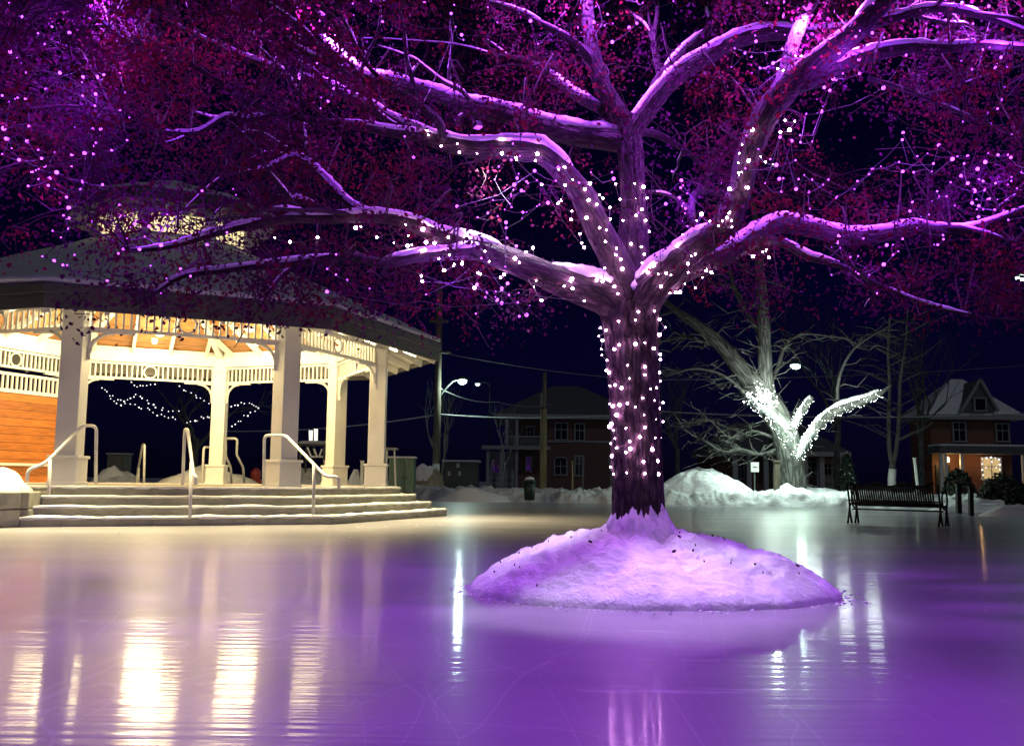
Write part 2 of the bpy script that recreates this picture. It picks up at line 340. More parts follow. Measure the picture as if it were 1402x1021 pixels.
LB = [
 ('L1', [(862, 425, 66, 6.48), (835, 407, 56, 6.45), (800, 395, 48, 6.4), (750, 378, 44, 6.3), (700, 357, 40, 6.2), (650, 340, 33, 6.15), (600, 322, 27, 6.1), (560, 306, 22, 6.1), (515, 298, 19, 6.05), (470, 298, 17, 6.0), (410, 300, 15, 5.9), (350, 308, 13, 5.8), (290, 322, 10, 5.7), (230, 338, 7, 5.6), (170, 345, 4, 5.5)]),
 ('L1b', [(660, 345, 26, 6.15), (615, 346, 20, 6.0), (570, 350, 18, 5.9), (525, 360, 17, 5.8), (480, 352, 15, 5.7), (430, 358, 13, 5.6), (370, 364, 11, 5.5), (310, 370, 9, 5.4), (250, 378, 7, 5.35), (215, 400, 5, 5.3), (180, 420, 3, 5.3)]),
 ('L1c', [(520, 298, 15, 6.05), (480, 280, 13, 6.1), (450, 250, 12, 6.2), (425, 225, 10, 6.3), (400, 215, 7, 6.4), (360, 232, 5, 6.4), (300, 240, 3, 6.4)]),
 ('L1d', [(470, 298, 14, 6.0), (430, 280, 11, 6.1), (390, 270, 9, 6.2), (330, 275, 7, 6.2), (260, 285, 5, 6.2), (200, 300, 3, 6.2)]),
 ('L2', [(858, 405, 56, 6.45), (838, 350, 46, 6.38), (815, 298, 42, 6.32), (785, 250, 38, 6.3), (748, 215, 36, 6.3), (700, 204, 34, 6.35), (650, 203, 30, 6.4), (610, 196, 26, 6.45), (560, 178, 21, 6.5), (510, 150, 17, 6.6), (460, 124, 15, 6.7), (410, 104, 12, 6.8), (360, 88, 9, 6.9), (290, 60, 6, 7.0), (230, 30, 4, 7.1)]),
 ('L2b', [(590, 188, 20, 6.48), (540, 182, 15, 6.4), (490, 172, 13, 6.3), (430, 163, 12, 6.2), (380, 156, 11, 6.1), (335, 138, 10, 6.0), (300, 112, 9, 6.0), (255, 88, 8, 5.9), (205, 78, 6, 5.9), (150, 40, 5, 5.8), (110, 5, 3, 5.8)]),
 ('L2c', [(385, 156, 9, 6.1), (340, 165, 8, 6.1), (310, 160, 7, 6.0), (270, 182, 6, 6.0), (215, 180, 4, 5.9), (150, 170, 3, 5.8)]),
 ('L3', [(860, 195, 38, 6.6), (825, 190, 37, 6.65), (780, 184, 36, 6.75), (730, 172, 34, 6.85), (690, 158, 31, 6.95), (650, 148, 28, 7.05), (610, 135, 24, 7.15), (560, 118, 20, 7.25), (500, 102, 15, 7.4), (460, 70, 11, 7.5), (425, 25, 7, 7.6), (405, -30, 4, 7.6)]),
 ('L3b', [(606, 190, 14, 6.4), (600, 165, 16, 6.2), (570, 140, 15, 6.1), (530, 118, 13, 6.0), (480, 100, 11, 5.9), (440, 85, 9, 5.8), (400, 60, 6, 5.7), (370, 20, 4, 5.7)]),
 ('L4', [(858, 180, 34, 6.6), (840, 145, 32, 6.6), (822, 110, 29, 6.6), (812, 70, 25, 6.6), (806, 30, 22, 6.6), (800, -40, 19, 6.6), (790, -130, 13, 6.6)]),
 ('L4b', [(824, 150, 18, 6.6), (795, 135, 16, 6.7), (765, 112, 14, 6.8), (745, 95, 11, 6.9), (715, 80, 8, 7.0), (670, 75, 5, 7.0)]),
 ('L4c', [(815, 90, 18, 6.6), (790, 62, 14, 6.5), (755, 40, 12, 6.4), (715, 20, 9, 6.3), (670, 5, 6, 6.2)]),
 ('L5', [(862, 185, 36, 6.6), (882, 155, 32, 6.55), (905, 125, 30, 6.5), (950, 90, 28, 6.45), (1005, 58, 26, 6.4), (1060, 44, 24, 6.4), (1110, 48, 20, 6.5), (1160, 40, 16, 6.6), (1220, 20, 12, 6.7), (1290, 18, 9, 6.8), (1340, 24, 6, 6.9), (1420, 45, 3, 7)]),
 ('L5b', [(890, 145, 24, 6.6), (905, 105, 20, 6.65), (935, 72, 18, 6.7), (968, 40, 16, 6.75), (985, -10, 13, 6.8), (995, -100, 9, 6.9)]),
 ('L5c', [(905, 110, 13, 6.65), (895, 60, 10, 6.7), (900, 10, 8, 6.7), (890, -60, 6, 6.7)]),
 ('L6', [(870, 425, 60, 6.45), (898, 388, 50, 6.35), (940, 348, 44, 6.25), (985, 312, 41, 6.15), (1012, 262, 39, 6.1), (1027, 205, 40, 6.05), (1050, 155, 44, 6.0), (1088, 110, 44, 5.95), (1135, 70, 40, 5.9), (1185, 28, 36, 5.85), (1235, -25, 30, 5.8), (1290, -110, 20, 5.8)]),
 ('L6a', [(1056, 150, 22, 6.0), (1068, 110, 22, 6.05), (1085, 60, 23, 6.1), (1112, 5, 20, 6.2), (1135, -70, 15, 6.3)]),
 ('L6b', [(1090, 118, 30, 5.95), (1130, 98, 27, 5.95), (1180, 80, 24, 6.0), (1240, 68, 20, 6.05), (1300, 66, 15, 6.1), (1360, 64, 10, 6.15), (1440, 70, 6, 6.2)]),
 ('L6c', [(1170, 45, 20, 5.9), (1220, 26, 15, 6.0), (1275, 14, 12, 6.1), (1340, 22, 9, 6.2), (1420, 50, 5, 6.3)]),
 ('L6d', [(1190, 108, 9, 6.0), (1245, 125, 7, 6.1), (1290, 145, 5, 6.2), (1340, 165, 4, 6.2), (1410, 195, 2, 6.2)]),
 ('L7', [(872, 428, 50, 6.45), (905, 396, 36, 6.4), (945, 371, 32, 6.4), (990, 350, 31, 6.4), (1035, 322, 31, 6.45), (1068, 308, 29, 6.5), (1110, 314, 28, 6.55), (1160, 325, 26, 6.6), (1210, 322, 23, 6.65), (1255, 313, 19, 6.7), (1310, 317, 13, 6.75), (1350, 306, 9, 6.8), (1410, 283, 6, 6.8)]),
 ('L7b', [(1045, 328, 18, 6.45), (1075, 335, 16, 6.35), (1105, 352, 13, 6.3), (1150, 364, 9, 6.2), (1200, 388, 7, 6.2), (1260, 414, 5, 6.2), (1330, 432, 4, 6.2), (1410, 438, 3, 6.2)]),
 ('L7c', [(948, 310, 10, 6.2), (948, 280, 12, 6.3), (955, 262, 10, 6.4), (985, 266, 8, 6.5), (1012, 258, 6, 6.5)]),
 ('L8', [(875, 182, 14, 6.7), (905, 186, 12, 6.9), (935, 205, 9, 7.1), (965, 228, 7, 7.3), (1000, 240, 5, 7.4)]),
]
oak = thing('oak_tree', P(876, 745, 6.5) * 1.0, 'big snow-laden oak rising from the snow mound, wrapped in glowing bulbs', 'tree')
def barkdisp(amp, fu, fv):
    def f(t, a, p):
        q = V((math.cos(a) * fu, math.sin(a) * fu, p.z * fv + p.x * .7 * fv))
        r = 1 - abs(noise.noise(q)) * 2
        return amp * (r - .45) + amp * .5 * noise.noise(q * 2.7)
    return f
tp = limb(TRUNK)
b = MB(); b.tube(catmull(tp, .018), 140, barkdisp(.085, 8.5, 4.0)); b.build('trunk', M['bark'], oak, True)
LPTS = {}
def snowcap(rs, seed, cover=.55, thick=.8):
    """lumpy snow ridges lying on the flatter upper side of a limb"""
    out = []; run = []
    def flush():
        if len(run) > 4:
            n = len(run); pts = []
            for i, (p, r) in enumerate(run):
                e = min(i, n - 1 - i); k = min(1, (e + .25) / 3.0) ** .6
                r2 = max(.006, (r * thick * .86 + .009) * k * (1 + .35 * noise.noise(p * 11)))
                up = V((0, 0, 1)); pts.append((p + up * (r * .76 + .009) + V((0, -.15 * r, 0)), r2))
            b = MB(); b.tube(pts, 10, lambda t, a, p: .22 * noise.noise(p * 22), True, flat=.72); out.append(b)
        run.clear()
    for i, (p, r) in enumerate(rs):
        t = (rs[min(i + 1, len(rs) - 1)][0] - rs[max(i - 1, 0)][0]).normalized()
        if abs(t.z) < .80 and r > .008 and noise.noise(V((i * .09, seed * 3.7, 0))) > (.5 - cover) * 1.3: run.append((p, r))
        else: flush()
    flush(); return out
COVER = dict(L1=.75, L1b=.75, L1c=.8, L1d=.5, L2=.78, L2b=.7, L2c=.6, L3=.85, L4=.3, L4b=.6, L4c=.5, L5=.85, L5b=.7, L6=.45, L6b=.7, L6c=.8, L7=.95, L7b=.6, L8=.5)
for k, (nm, pts) in enumerate(LB):
    rs = catmull(limb(pts), .045); LPTS[nm] = rs
    rs2 = [(p + V((noise.noise(p * 3 + V((k, 0, 0))), noise.noise(p * 3 + V((0, k, 5))), noise.noise(p * 3 + V((9, 0, k))))) * min(.018, r * .5), r) for p, r in rs]
    b = MB(); b.tube(rs2, 24 if rs[0][1] > .05 else 12, barkdisp(.09, 3.0, 6.)); lo = b.build('limb', M['bark'], oak, True)
    for s in snowcap(rs2, k, COVER.get(nm, .4)):
        so = s.build('snow', M['snowl'], None, True); so.parent = lo; so.matrix_parent_inverse = lo.matrix_world.inverted()
rb = random.Random(31)
CAND = [(nm, i) for nm, rs in LPTS.items() for i in range(len(rs) // 4, len(rs)) if .012 < rs[i][1] < .075]
for k in range(64):
    nm, i = rb.choice(CAND); rs = LPTS[nm]; p, r = rs[i]; t = (rs[min(i + 1, len(rs) - 1)][0] - rs[i - 1][0]).normalized()
    o = V((rb.gauss(0, .35), rb.gauss(0, .55), rb.uniform(-.08, .65))); d_ = (t * rb.uniform(.5, 1.0) + o).normalized(); L_ = rb.uniform(.55, 1.35); q = p; pts = [(p, min(.020, r * .6))]; r0 = pts[0][1]
    for j in range(1, 7):
        d_ = (d_ + V((rb.gauss(0, .18), rb.gauss(0, .18), rb.gauss(-.03, .16)))).normalized(); q = q + d_ * L_ / 6; pts.append((q, r0 * (1 - j / 6.6)))
    cp = catmull(pts, .035); bo = MB().tube(cp, 8, barkdisp(.08, 3, 8)).build('branch', M['bark'], oak, True)
    LPTS['b%d' % k] = cp
    sn = []
    for q, r_ in cp:
        if noise.noise(q * 5) > -.18: sn.append((q + V((0, 0, r_ * .8 + .004)), max(.003, r_ * .75 + .003)))
        elif len(sn) > 5: break
        else: sn = []
    if len(sn) > 5:
        so = MB().tube([(q, r_ * min(1, .3 + .3 * min(a, len(sn) - 1 - a))) for a, (q, r_) in enumerate(sn)], 8, lambda t, a, p: .25 * noise.noise(p * 30)).build('snow', M['snowl'], None, True); so.parent = bo; so.matrix_parent_inverse = bo.matrix_world.inverted()
# crotch snow
b = MB(); b.tube([(P(852, 385, 6.36), .02), (P(866, 391, 6.34), .045), (P(872, 396, 6.34), .05), (P(880, 388, 6.36), .03)], 12, lambda t, a, p: .3 * noise.noise(p * 15)); b.build('snow', M['snowl'], oak, True)
# twigs and leaf clumps
def dens(px, py):
    if px < 120: return .9 if py < 262 else (.28 if py < 372 else 0)
    if 95 < px < 360 and 262 < py < 350: return .62
    if px < 470: return .95 if py < 270 else (.5 if py < 330 else ((.42 if px < 330 else .55) if py < 405 else (.08 if py < 430 else 0)))
    if px < 740: return .9 if py < 160 else (.55 if py < 330 else (.75 if py < 415 else (.3 if py < 445 else 0)))
    if px < 960: return .55 if py < 110 else (.22 if py < 330 else 0)
    lim = 395 + 55 * noise.noise(V((px * .012, 1.7, 0)))
    if py > lim + 20: return 0
    hole = .35 if (1080 < px < 1290 and 110 < py < 230) else .8
    return hole * (.75 if py < 330 else .65)
allp = [(p, r, nm) for nm, rs in LPTS.items() for p, r in rs[::4]]
tw = MB(); LV = []; LF = []
def leaf(c, s):
    n = len(LV); a = V((random.gauss(0, 1), random.gauss(0, 1), random.gauss(-.5, .8))).normalized(); q = a.orthogonal().normalized()
    q = (Matrix.Rotation(random.uniform(0, 6.28), 3, a) @ q); u = a.cross(q) * .25
    w_ = s * random.uniform(.28, .42); LV.extend([c, c + a * s * .35 + q * w_ + u * w_, c + a * s * .7 + q * w_ * .6 + u * w_ * .6, c + a * s, c + a * s * .68 - q * w_ * .7 + u * w_ * .5, c + a * s * .3 - q * w_ + u * w_])
    LF.append((n, n + 1, n + 2, n + 3)); LF.append((n, n + 3, n + 4, n + 5))
nc = 0
for _ in range(9000):
    if nc >= 900: break
    px, py = random.uniform(-90, 1490), random.uniform(-150, 460)
    if random.random() > dens(min(max(px, 0), 1401), max(py, 0)): continue
    best = min(allp, key=lambda q: (q[0] - P(px, py, q[0].y)).length); d = best[0].y + random.gauss(.25, .75)
    d = min(max(d, 4.9), 9.2); c = P(px, py, d); nc += 1
    a = best[0]; l = (c - a).length
    if l > 2.4: continue
    mid = a.lerp(c, .5) + V((random.gauss(0, .1), random.gauss(0, .1), .12 * l + random.uniform(0, .1)))
    tip = c + V((random.gauss(0, .05), random.gauss(0, .05), -.12)); ctw = catmull([(a, .006 + .0015 * l), (mid, .0045), (c, .003), (tip, .0015)], .07); tw.tube(ctw, 5)
    for k in range(random.randint(3, 6)):
        q = random.choice(ctw[len(ctw) // 3:])[0]; e = q + V((random.gauss(0, .17), random.gauss(0, .17), random.gauss(-.03, .13)))
        mm = q.lerp(e, .5) + V((0, 0, .03)); tw.tube([(q, .003), (mm, .0025), (e, .0015)], 4, caps=False)
        for j in range(random.randint(7, 22)):
            t = random.random() ** .6; z = q.lerp(e, t) + V((random.gauss(0, .035), random.gauss(0, .035), random.gauss(-.02, .035))); leaf(z, random.uniform(.016, .038))
    for j in range(random.randint(25, 60)):
        z = c + V((random.gauss(0, .11), random.gauss(0, .13), random.gauss(-.05, .09))); leaf(z, random.uniform(.016, .038))
tw.build('twigs', M['twig'], oak)
b = MB(); b.v = LV; b.f = LF; b.build('crown', M['leaf'], oak)

# snow mound around the trunk
mc = P(880, 812, 6.55); MC = V((mc.x, 6.6, 0))
def mound_z(x, y):
    dx, dy = x - (MC.x - .03), y - MC.y
    rx = 1.36 if dx > 0 else 1.14
    r = math.hypot(dx / rx, dy / (.98 if dy < 0 else 1.05))
    if r >= 1: return -.02
    return .49 * (1 - r) ** .61 * (1 - .08 * math.exp(-r * r * 30))
mound = thing('snow_mound', MC, 'lumpy mound of purple-lit snow heaped around the oak trunk', 'snow mound')
b = MB(); NR, NA = 90, 220
for i in range(NR + 1):
    for j in range(NA):
        a = 2 * math.pi * j / NA; edge = 1 + .045 * noise.noise(V((math.cos(a) * 2.2, math.sin(a) * 2.2, 4))) + .02 * noise.noise(V((math.cos(a) * 9, math.sin(a) * 9, 4)))
        r = (i / NR) ** .8
        rx = 1.36 if math.cos(a) > 0 else 1.14; ry = .98 if math.sin(a) < 0 else 1.05
        x = MC.x - .03 + rx * r * edge * math.cos(a); y = MC.y + ry * r * edge * math.sin(a)
        z = .49 * (1 - r) ** .61 if r < 1 else 0
        p = V((x, y, z)); z += (.04 * fbm(p * 3.2, 4) + .022 * noise.noise(p * 9) + .014 * noise.noise(p * 22) + .008 * noise.noise(p * 45)) * min(1, (1 - r) * 5) 
        b.v.append(V((x, y, z - (.02 if r >= 1 else 0))))
for i in range(NR):
    for j in range(NA):
        a = i * NA + j; c = i * NA + (j + 1) % NA; b.f.append((a, a + NA, c + NA, c))
b.build('snow_heap', M['snow'], mound, True)
# snow plastered up the trunk foot
b = MB(); n = 150; tc = P(875, 700, 6.5)
for i in range(25):
    t = i / 24
    for j in range(n):
        a = 2 * math.pi * j / n; ang = V((math.cos(a), math.sin(a), 0)); q = V((ang.x * 2, ang.y * 2, 8))
        top = .53 + .03 * noise.noise(q) + .06 * noise.noise(q * 2.3) + .045 * noise.noise(q * 5.5) + .015 * noise.noise(q * 11) + .05 * math.exp(-((a - 5.2) / .5) ** 2)
        z = .26 + (top - .26) * t
        rr = .182 + .12 * (1 - t) ** 1.3 + (  .032 * noise.noise(V((ang.x * 5, ang.y * 5, z * 11))) + .014 * noise.noise(V((ang.x * 11, ang.y * 11, z * 25)))) * (1 - t * .4) + .03 * math.sqrt(max(0, 1 - t)) - .02 * t ** 6
        b.v.append(V((tc.x, tc.y, z)) + ang * rr)
for i in range(24):
    for j in range(n):
        a = i * n + j; c = i * n + (j + 1) % n; b.f.append((a, c, c + n, a + n))
b.build('snow_collar', M['snow'], mound, True)
b = MB()
for k in range(28):
    a = random.uniform(math.pi, 2 * math.pi); r = random.uniform(.25, .95); x = MC.x + 1.25 * r * math.cos(a); y = MC.y + .95 * r * math.sin(a)
    rx = 1.36 if math.cos(a) > 0 else 1.14; rr = math.hypot((x - MC.x + .03) / rx, (y - MC.y) / .98)
    if rr > .97: continue
    z = .49 * (1 - rr) ** .61 + .025; s = random.choice((.003, .004, .005, .006, .011)); t = random.random() * 3
    b.box((x, y, z), s * 2, s, .012, (V((math.cos(t), math.sin(t), .3)).normalized(), V((-math.sin(t), math.cos(t), .3)).normalized(), V((0, 0, 1))))
tag(b.build('leaf_litter', M['twig']), kind='stuff')

b = MB(); rg = random.Random(21)
for k in range(330):
    if k < 230:
        a = rg.uniform(math.pi * .9, math.pi * 2.1); q = 1.0 + abs(rg.gauss(0, .07)); x = MC.x - .03 + (1.36 if math.cos(a) > 0 else 1.14) * q * math.cos(a); y = MC.y + .98 * q * math.sin(a)
    elif k < 330: p = P(rg.uniform(20, 620), 716 + rg.expovariate(.25), 15); p = V((0, 0, H_)) + (p - V((0, 0, H_))) * (H_ / (H_ - p.z)); x, y = p.x, p.y
    else: x, y = rg.uniform(-5, 4), rg.uniform(2.6, 12)
    s_ = rg.choice((.004, .005, .006, .009)) * (1 if k < 230 else 1.3); h_ = s_ * rg.uniform(.5, 1.2); n0 = len(b.v)
    for z, f_ in ((0, 1.), (h_ * .6, .8), (h_, .3)):
        for j in range(6): t = j * 1.047 + k; f2 = f_ * rg.uniform(.7, 1.25); b.v.append(V((x + s_ * 1.4 * f2 * math.cos(t), y + s_ * f2 * math.sin(t), z)))
    for i in range(2):
        for j in range(6): a_ = n0 + i * 6 + j; c_ = n0 + i * 6 + (j + 1) % 6; b.f.append((a_, c_, c_ + 6, a_ + 6))
    b.f.append(tuple(n0 + 12 + j for j in range(6)))
tag(b.build('snow_crumbs', M['snow']), kind='stuff')

# ------------------------------------------------------------------ light strings on the oak
def bulbmesh(m, r):
    b = MB(); b.lathe((0, 0, 0), [(r * math.sin(t) + 1e-4, -r * math.cos(t)) for t in [i * math.pi / 6 for i in range(7)]], 10); me = b.build('bulb', m).data
    bpy.data.objects.remove(bpy.data.objects[[o.name for o in COL.objects if o.data == me][0]]); me.polygons.foreach_set('use_smooth', [True] * len(me.polygons)); return me
ME = dict(w=bulbmesh(M['warm'], .0074), p=bulbmesh(M['purp'], .0085), c=bulbmesh(M['cool'], .03), s=bulbmesh(M['coolw'], .026))
def chain(pts):
    pts = list(pts); out = [pts.pop(0)]
    while pts:
        q = min(pts, key=lambda p: (p - out[-1]).length); pts.remove(q); out.append(q)
    return out
def string(pos, kind, label, group, smin=.55, smax=1.6, wr=.0022, ordered=False, wirem='wire'):
    pos = pos if ordered else chain(pos)
    t = thing('light_string', pos[0], label, 'string lights', group)
    b = MB(); pts = []
    for i, p in enumerate(pos):
        pts.append((p + V((0, .012, 0)), wr))
        if i < len(pos) - 1:
            l = (pos[i + 1] - p).length; pts.append((p.lerp(pos[i + 1], .5) + V((0, .015, -.06 * l)), wr))
    b.tube(pts, 4, caps=False); b.build('wire', M[wirem], t)
    for p in pos:
        o = bpy.data.objects.new('bulb', ME[kind]); COL.objects.link(o); o.parent = t; o.matrix_parent_inverse = t.matrix_world.inverted()
        o.location = p; o.scale = [smin + (smax - smin) * random.random() ** 2.2] * 3
def place(px, py, spread=.35):
    s = min(SAMP, key=lambda q: math.hypot(q[0] - px, q[1] - py) - q[3] * .35); dist = math.hypot(s[0] - px, s[1] - py); d = s[2]; r = s[3] * .5 * d / F_
    if dist < s[3] * .5: d = d - math.sqrt(max(0, r * r - (dist * d / F_) ** 2)) - .022
    else: d = d + random.gauss(-.05, spread) * min(1, dist / 60)
    return P(px, py, d)
def pl(s): return [tuple(float(v) for v in q.split(',')) for q in s.split()]
TR = pl('''830,452 820,460 824,466 823,478 842,478 848,472 870,471 883,469 895,477 824,486 831,493 830,507 834,510 859,500 862,518 883,513 883,502 904,485 904,492 903,510 904,522 842,527 851,531 835,528 891,532 898,531 880,545 896,548 908,551 848,554 859,552 870,557 839,556 835,553 844,568 902,559 882,568 898,574 908,577 837,580 834,584 840,589 857,586 883,585 895,581 842,600 876,598 897,599 905,599 862,604 836,607 844,613 863,614 857,619 838,624 893,615 900,631 881,632 836,639 840,649 858,647 883,648 901,649 822,449 825,466 823,478 841,478 903,437 903,458 847,440 870,438 874,427 896,426 895,412 911,448''')
TR = sorted(set(TR))
g = 'warm string lights wound on the oak'
for lo, hi, lab in ((0, 843, 'warm light string running down the left edge of the oak trunk'), (843, 866, 'warm light string left of the middle of the oak trunk'),
                    (866, 889, 'warm light string right of the middle of the oak trunk'), (889, 1402, 'warm light string running down the right edge of the oak trunk')):
    q = [p for p in TR if lo <= p[0] < hi]; q.sort(key=lambda p: p[1])
    string([place(*p, .02) for p in q], 'w', lab, g, .55, 1.6, ordered=True)
CR = pl('''835,284 835,300 821,312 830,315 829,331 843,252 869,251 849,273 871,271 881,256 886,271 879,287 871,295 884,302 853,302 889,317 864,334 878,338 844,340 843,349 850,355 882,348 879,360 852,368 828,367 825,385 817,383 841,392 846,402 867,385''')
string([place(*p, .03) for p in CR], 'w', 'warm light string on the upright stem above the oak fork', g, .75, 1.4)
def more(l): return l + [(x + random.gauss(0, 15), y + random.gauss(0, 7)) for x, y in l[::1] if random.random() < .75]
L1S = pl('''487,312 516,325 435,325 376,326 540,332 555,308 579,314 614,325 595,333 580,343 601,354 631,336 633,359 608,370 620,364 577,378 657,375 690,376 664,344 670,358 705,354 731,393 742,411 720,345 783,382 784,395 800,412 741,411 564,335 653,390''')
string([place(*p, .08) for p in more(L1S)], 'w', 'warm light string along the lowest left limb of the oak', g)
L2S = pl('''584,179 604,200 626,197 653,210 688,192 733,220 707,219 765,232 742,253 769,274 783,289 803,298 817,280 806,274 794,320 800,339 801,259 784,246''')
string([place(*p, .08) for p in more(L2S)], 'w', 'warm light string along the arching upper left limb of the oak', g)
L7S = pl('''889,367 887,372 927,337 954,302 972,303 981,301 995,298 984,309 952,348 942,361 942,373 954,373 967,370 912,374 905,392 917,401 931,400 952,394 1031,351 1050,343''')
string([place(*p, .08) for p in more(L7S)], 'w', 'warm light string on the lower right limb of the oak near the fork', g)
L6S = pl('''1030,178 1075,165 1081,178 1016,198 1012,210 1025,220 1041,215 1064,225 1011,223 1011,237 1024,257 999,259 1072,96 1097,77''')
string([place(*p, .08) for p in more(L6S)], 'w', 'warm light string climbing the steep right limb of the oak', g)
g = 'purple string lights hung through the oak crown'
PS = [
 ('29,23 71,37 26,50 52,46 60,48 14,71 36,100 82,100 134,48 125,84', 'purple light string in the top left corner of the oak crown'),
 ('112,113 145,106 131,129 130,145 154,146 177,161 127,177 128,200 128,211 125,84', 'purple light string hanging straight down left of the long snowy branch'),
 ('3,131 24,134 4,151 14,166 5,176 3,211 26,219 74,208 57,217 61,227 8,190 12,140', 'purple light string bunched at the left end of the oak crown'),
 ('68,244 91,240 53,256 66,254 113,250 110,259 91,270 87,295 72,316 102,349 58,351 74,357 92,363', 'purple light string dangling in front of the cupola left corner'),
 ('162,347 172,340 174,327 186,302 204,310 191,342 247,368 228,381 284,335 229,294 319,259 323,267', 'purple light string in front of the bandstand roof and cupola window'),
 ('378,79 412,92 420,106 439,134 431,141 434,87 484,21 524,30 581,4 554,187 334,180 363,207', 'purple light string across the snowy upper left branches'),
 ('622,7 632,48 681,31 767,41 790,20 798,46 828,35 832,20 816,9 872,2 880,4 922,2', 'purple light string high beside the top of the upright stem'),
 ('735,247 741,252 732,234 710,238 723,251 704,253 703,260 714,261 718,262 700,269 698,279 675,274 691,287 668,292 793,250 809,236 693,312 694,326 707,337', 'purple light string dangling below the arching upper left limb'),
 ('653,390 667,401 687,397 695,388 710,401 709,414 711,433 687,415 448,368 460,376 475,383 506,395', 'purple light string hanging lowest under the left limb'),
 ('1073,3 1063,43 1034,49 1035,57 1020,73 1048,73 1071,68 1041,93 1068,188 1084,193 1090,259 1048,251 1067,245', 'purple light string beside the steep right limb'),
 ('932,257 941,265 930,271 939,285 934,282 938,292 934,303 941,310', 'short purple light string on the stub branch right of the stem'),
 ('1194,45 1210,43 1180,64 1176,82 1149,73 1154,101 1177,101 1136,124 1127,146 1125,153 1104,156 1112,194 1096,195', 'purple light string at the bend of the upper right limbs'),
 ('1063,226 1112,246 1127,253 1089,259 1174,248 1170,259 1146,269 1206,228 1231,222 1236,235 1251,236 1256,214 1278,224 1304,218', 'purple light string across the gap over the right limb'),
 ('1320,224 1316,241 1353,210 1380,212 1349,222 1400,236 1325,251 1346,248 1363,251 1380,246 1380,253 1349,259 1283,262 1296,269 1285,278 1395,260', 'purple light string near the right edge above the snowy limb'),
 ('1355,272 1337,273 1331,278 1362,287 1374,288 1261,297 1272,294 1279,335 1284,335 1340,282', 'purple light string just over the tip of the snowy right limb'),
 ('1147,333 1150,339 1236,327 1230,344 1210,362 1162,367 1170,371 1176,374 1190,376', 'purple light string drooping under the snowy right limb'),
 ('1355,65 1381,70 1370,79 1365,87 1379,93 1316,84 1335,55 1339,55 1354,9 1358,19 1376,119 1366,149 1356,170 1385,184', 'purple light string in the top right corner of the oak crown'),
]
for q, lab in PS:
    l0 = pl(q); l1 = [(x + random.gauss(0, 30), y + random.gauss(0, 22)) for x, y in random.choices(l0, k=int(len(l0) * 1.3))]
    ps = [place(*p, .5) for p in l0 + l1]; string(ps, 'p', lab, g, .45, 1.5)
    cen = sum(ps, V((0, 0, 0))) / len(ps); lamp('string_glow', 'POINT', cen + V((0, -.15, 0)), (.34, .03, 1), 19, .12)

# purple flood lamps in the oak, mostly unseen fixtures added to cast light
def flood(px, py, d, tgt, power, label, spot=120, col=(.47, .07, 1.0)):
    p = P(px, py, d); t = thing('flood_lamp', p, label, 'flood lamp', 'flood lamps in the oak, mostly added')
    dr = (V(tgt) - p).normalized(); y = dr.orthogonal().normalized(); z = dr.cross(y)
    MB().box(p - dr * .03, .035, .06, .045, (dr, y, z)).build('housing', M['black'], t, bevel=.006)
    MB().box(p + dr * -.008, .008, .05, .036, (dr, y, z)).build('lens', M['purl'], t)
    MB().tube([(p - dr * .05 + y * .05, .006), (p - dr * .09, .006), (p - dr * .05 - y * .05, .006)], 6).build('bracket', M['black'], t)
    l = lamp('oak_flood_light', 'SPOT', p + dr * .03, col, power * (1.35 if col[1] > .2 else 1.25), .09, tgt, spot, .6); l.parent = t; l.matrix_parent_inverse = t.matrix_world.inverted()
flood(1105, 12, 6.1, (1.7, 5.2, 0), 620, 'purple flood lamp high on the upright fork of the steep right limb', 165)
flood(798, -60, 6.5, (.3, 5.4, 0), 620, 'added purple flood lamp at the top of the upright stem, just out of frame', 165)
flood(655, 176, 6.2, (.65, 5.9, .2), 360, 'added pale flood lamp on the arching left limb, aimed at the mound', 50, (.92, .80, 1))  # pale spot added to lighten the mound snow
flood(440, 20, 7.4, (-2.0, 5.6, 0), 520, 'added purple flood lamp high on the thick upper left limb', 165)
flood(1300, -30, 6.3, (2.8, 5.6, 0), 420, 'added purple flood lamp above the upper right limbs', 165)
flood(120, -20, 6.0, (-3.0, 6.6, 0), 560, 'added purple flood lamp over the far left branch tips', 165)

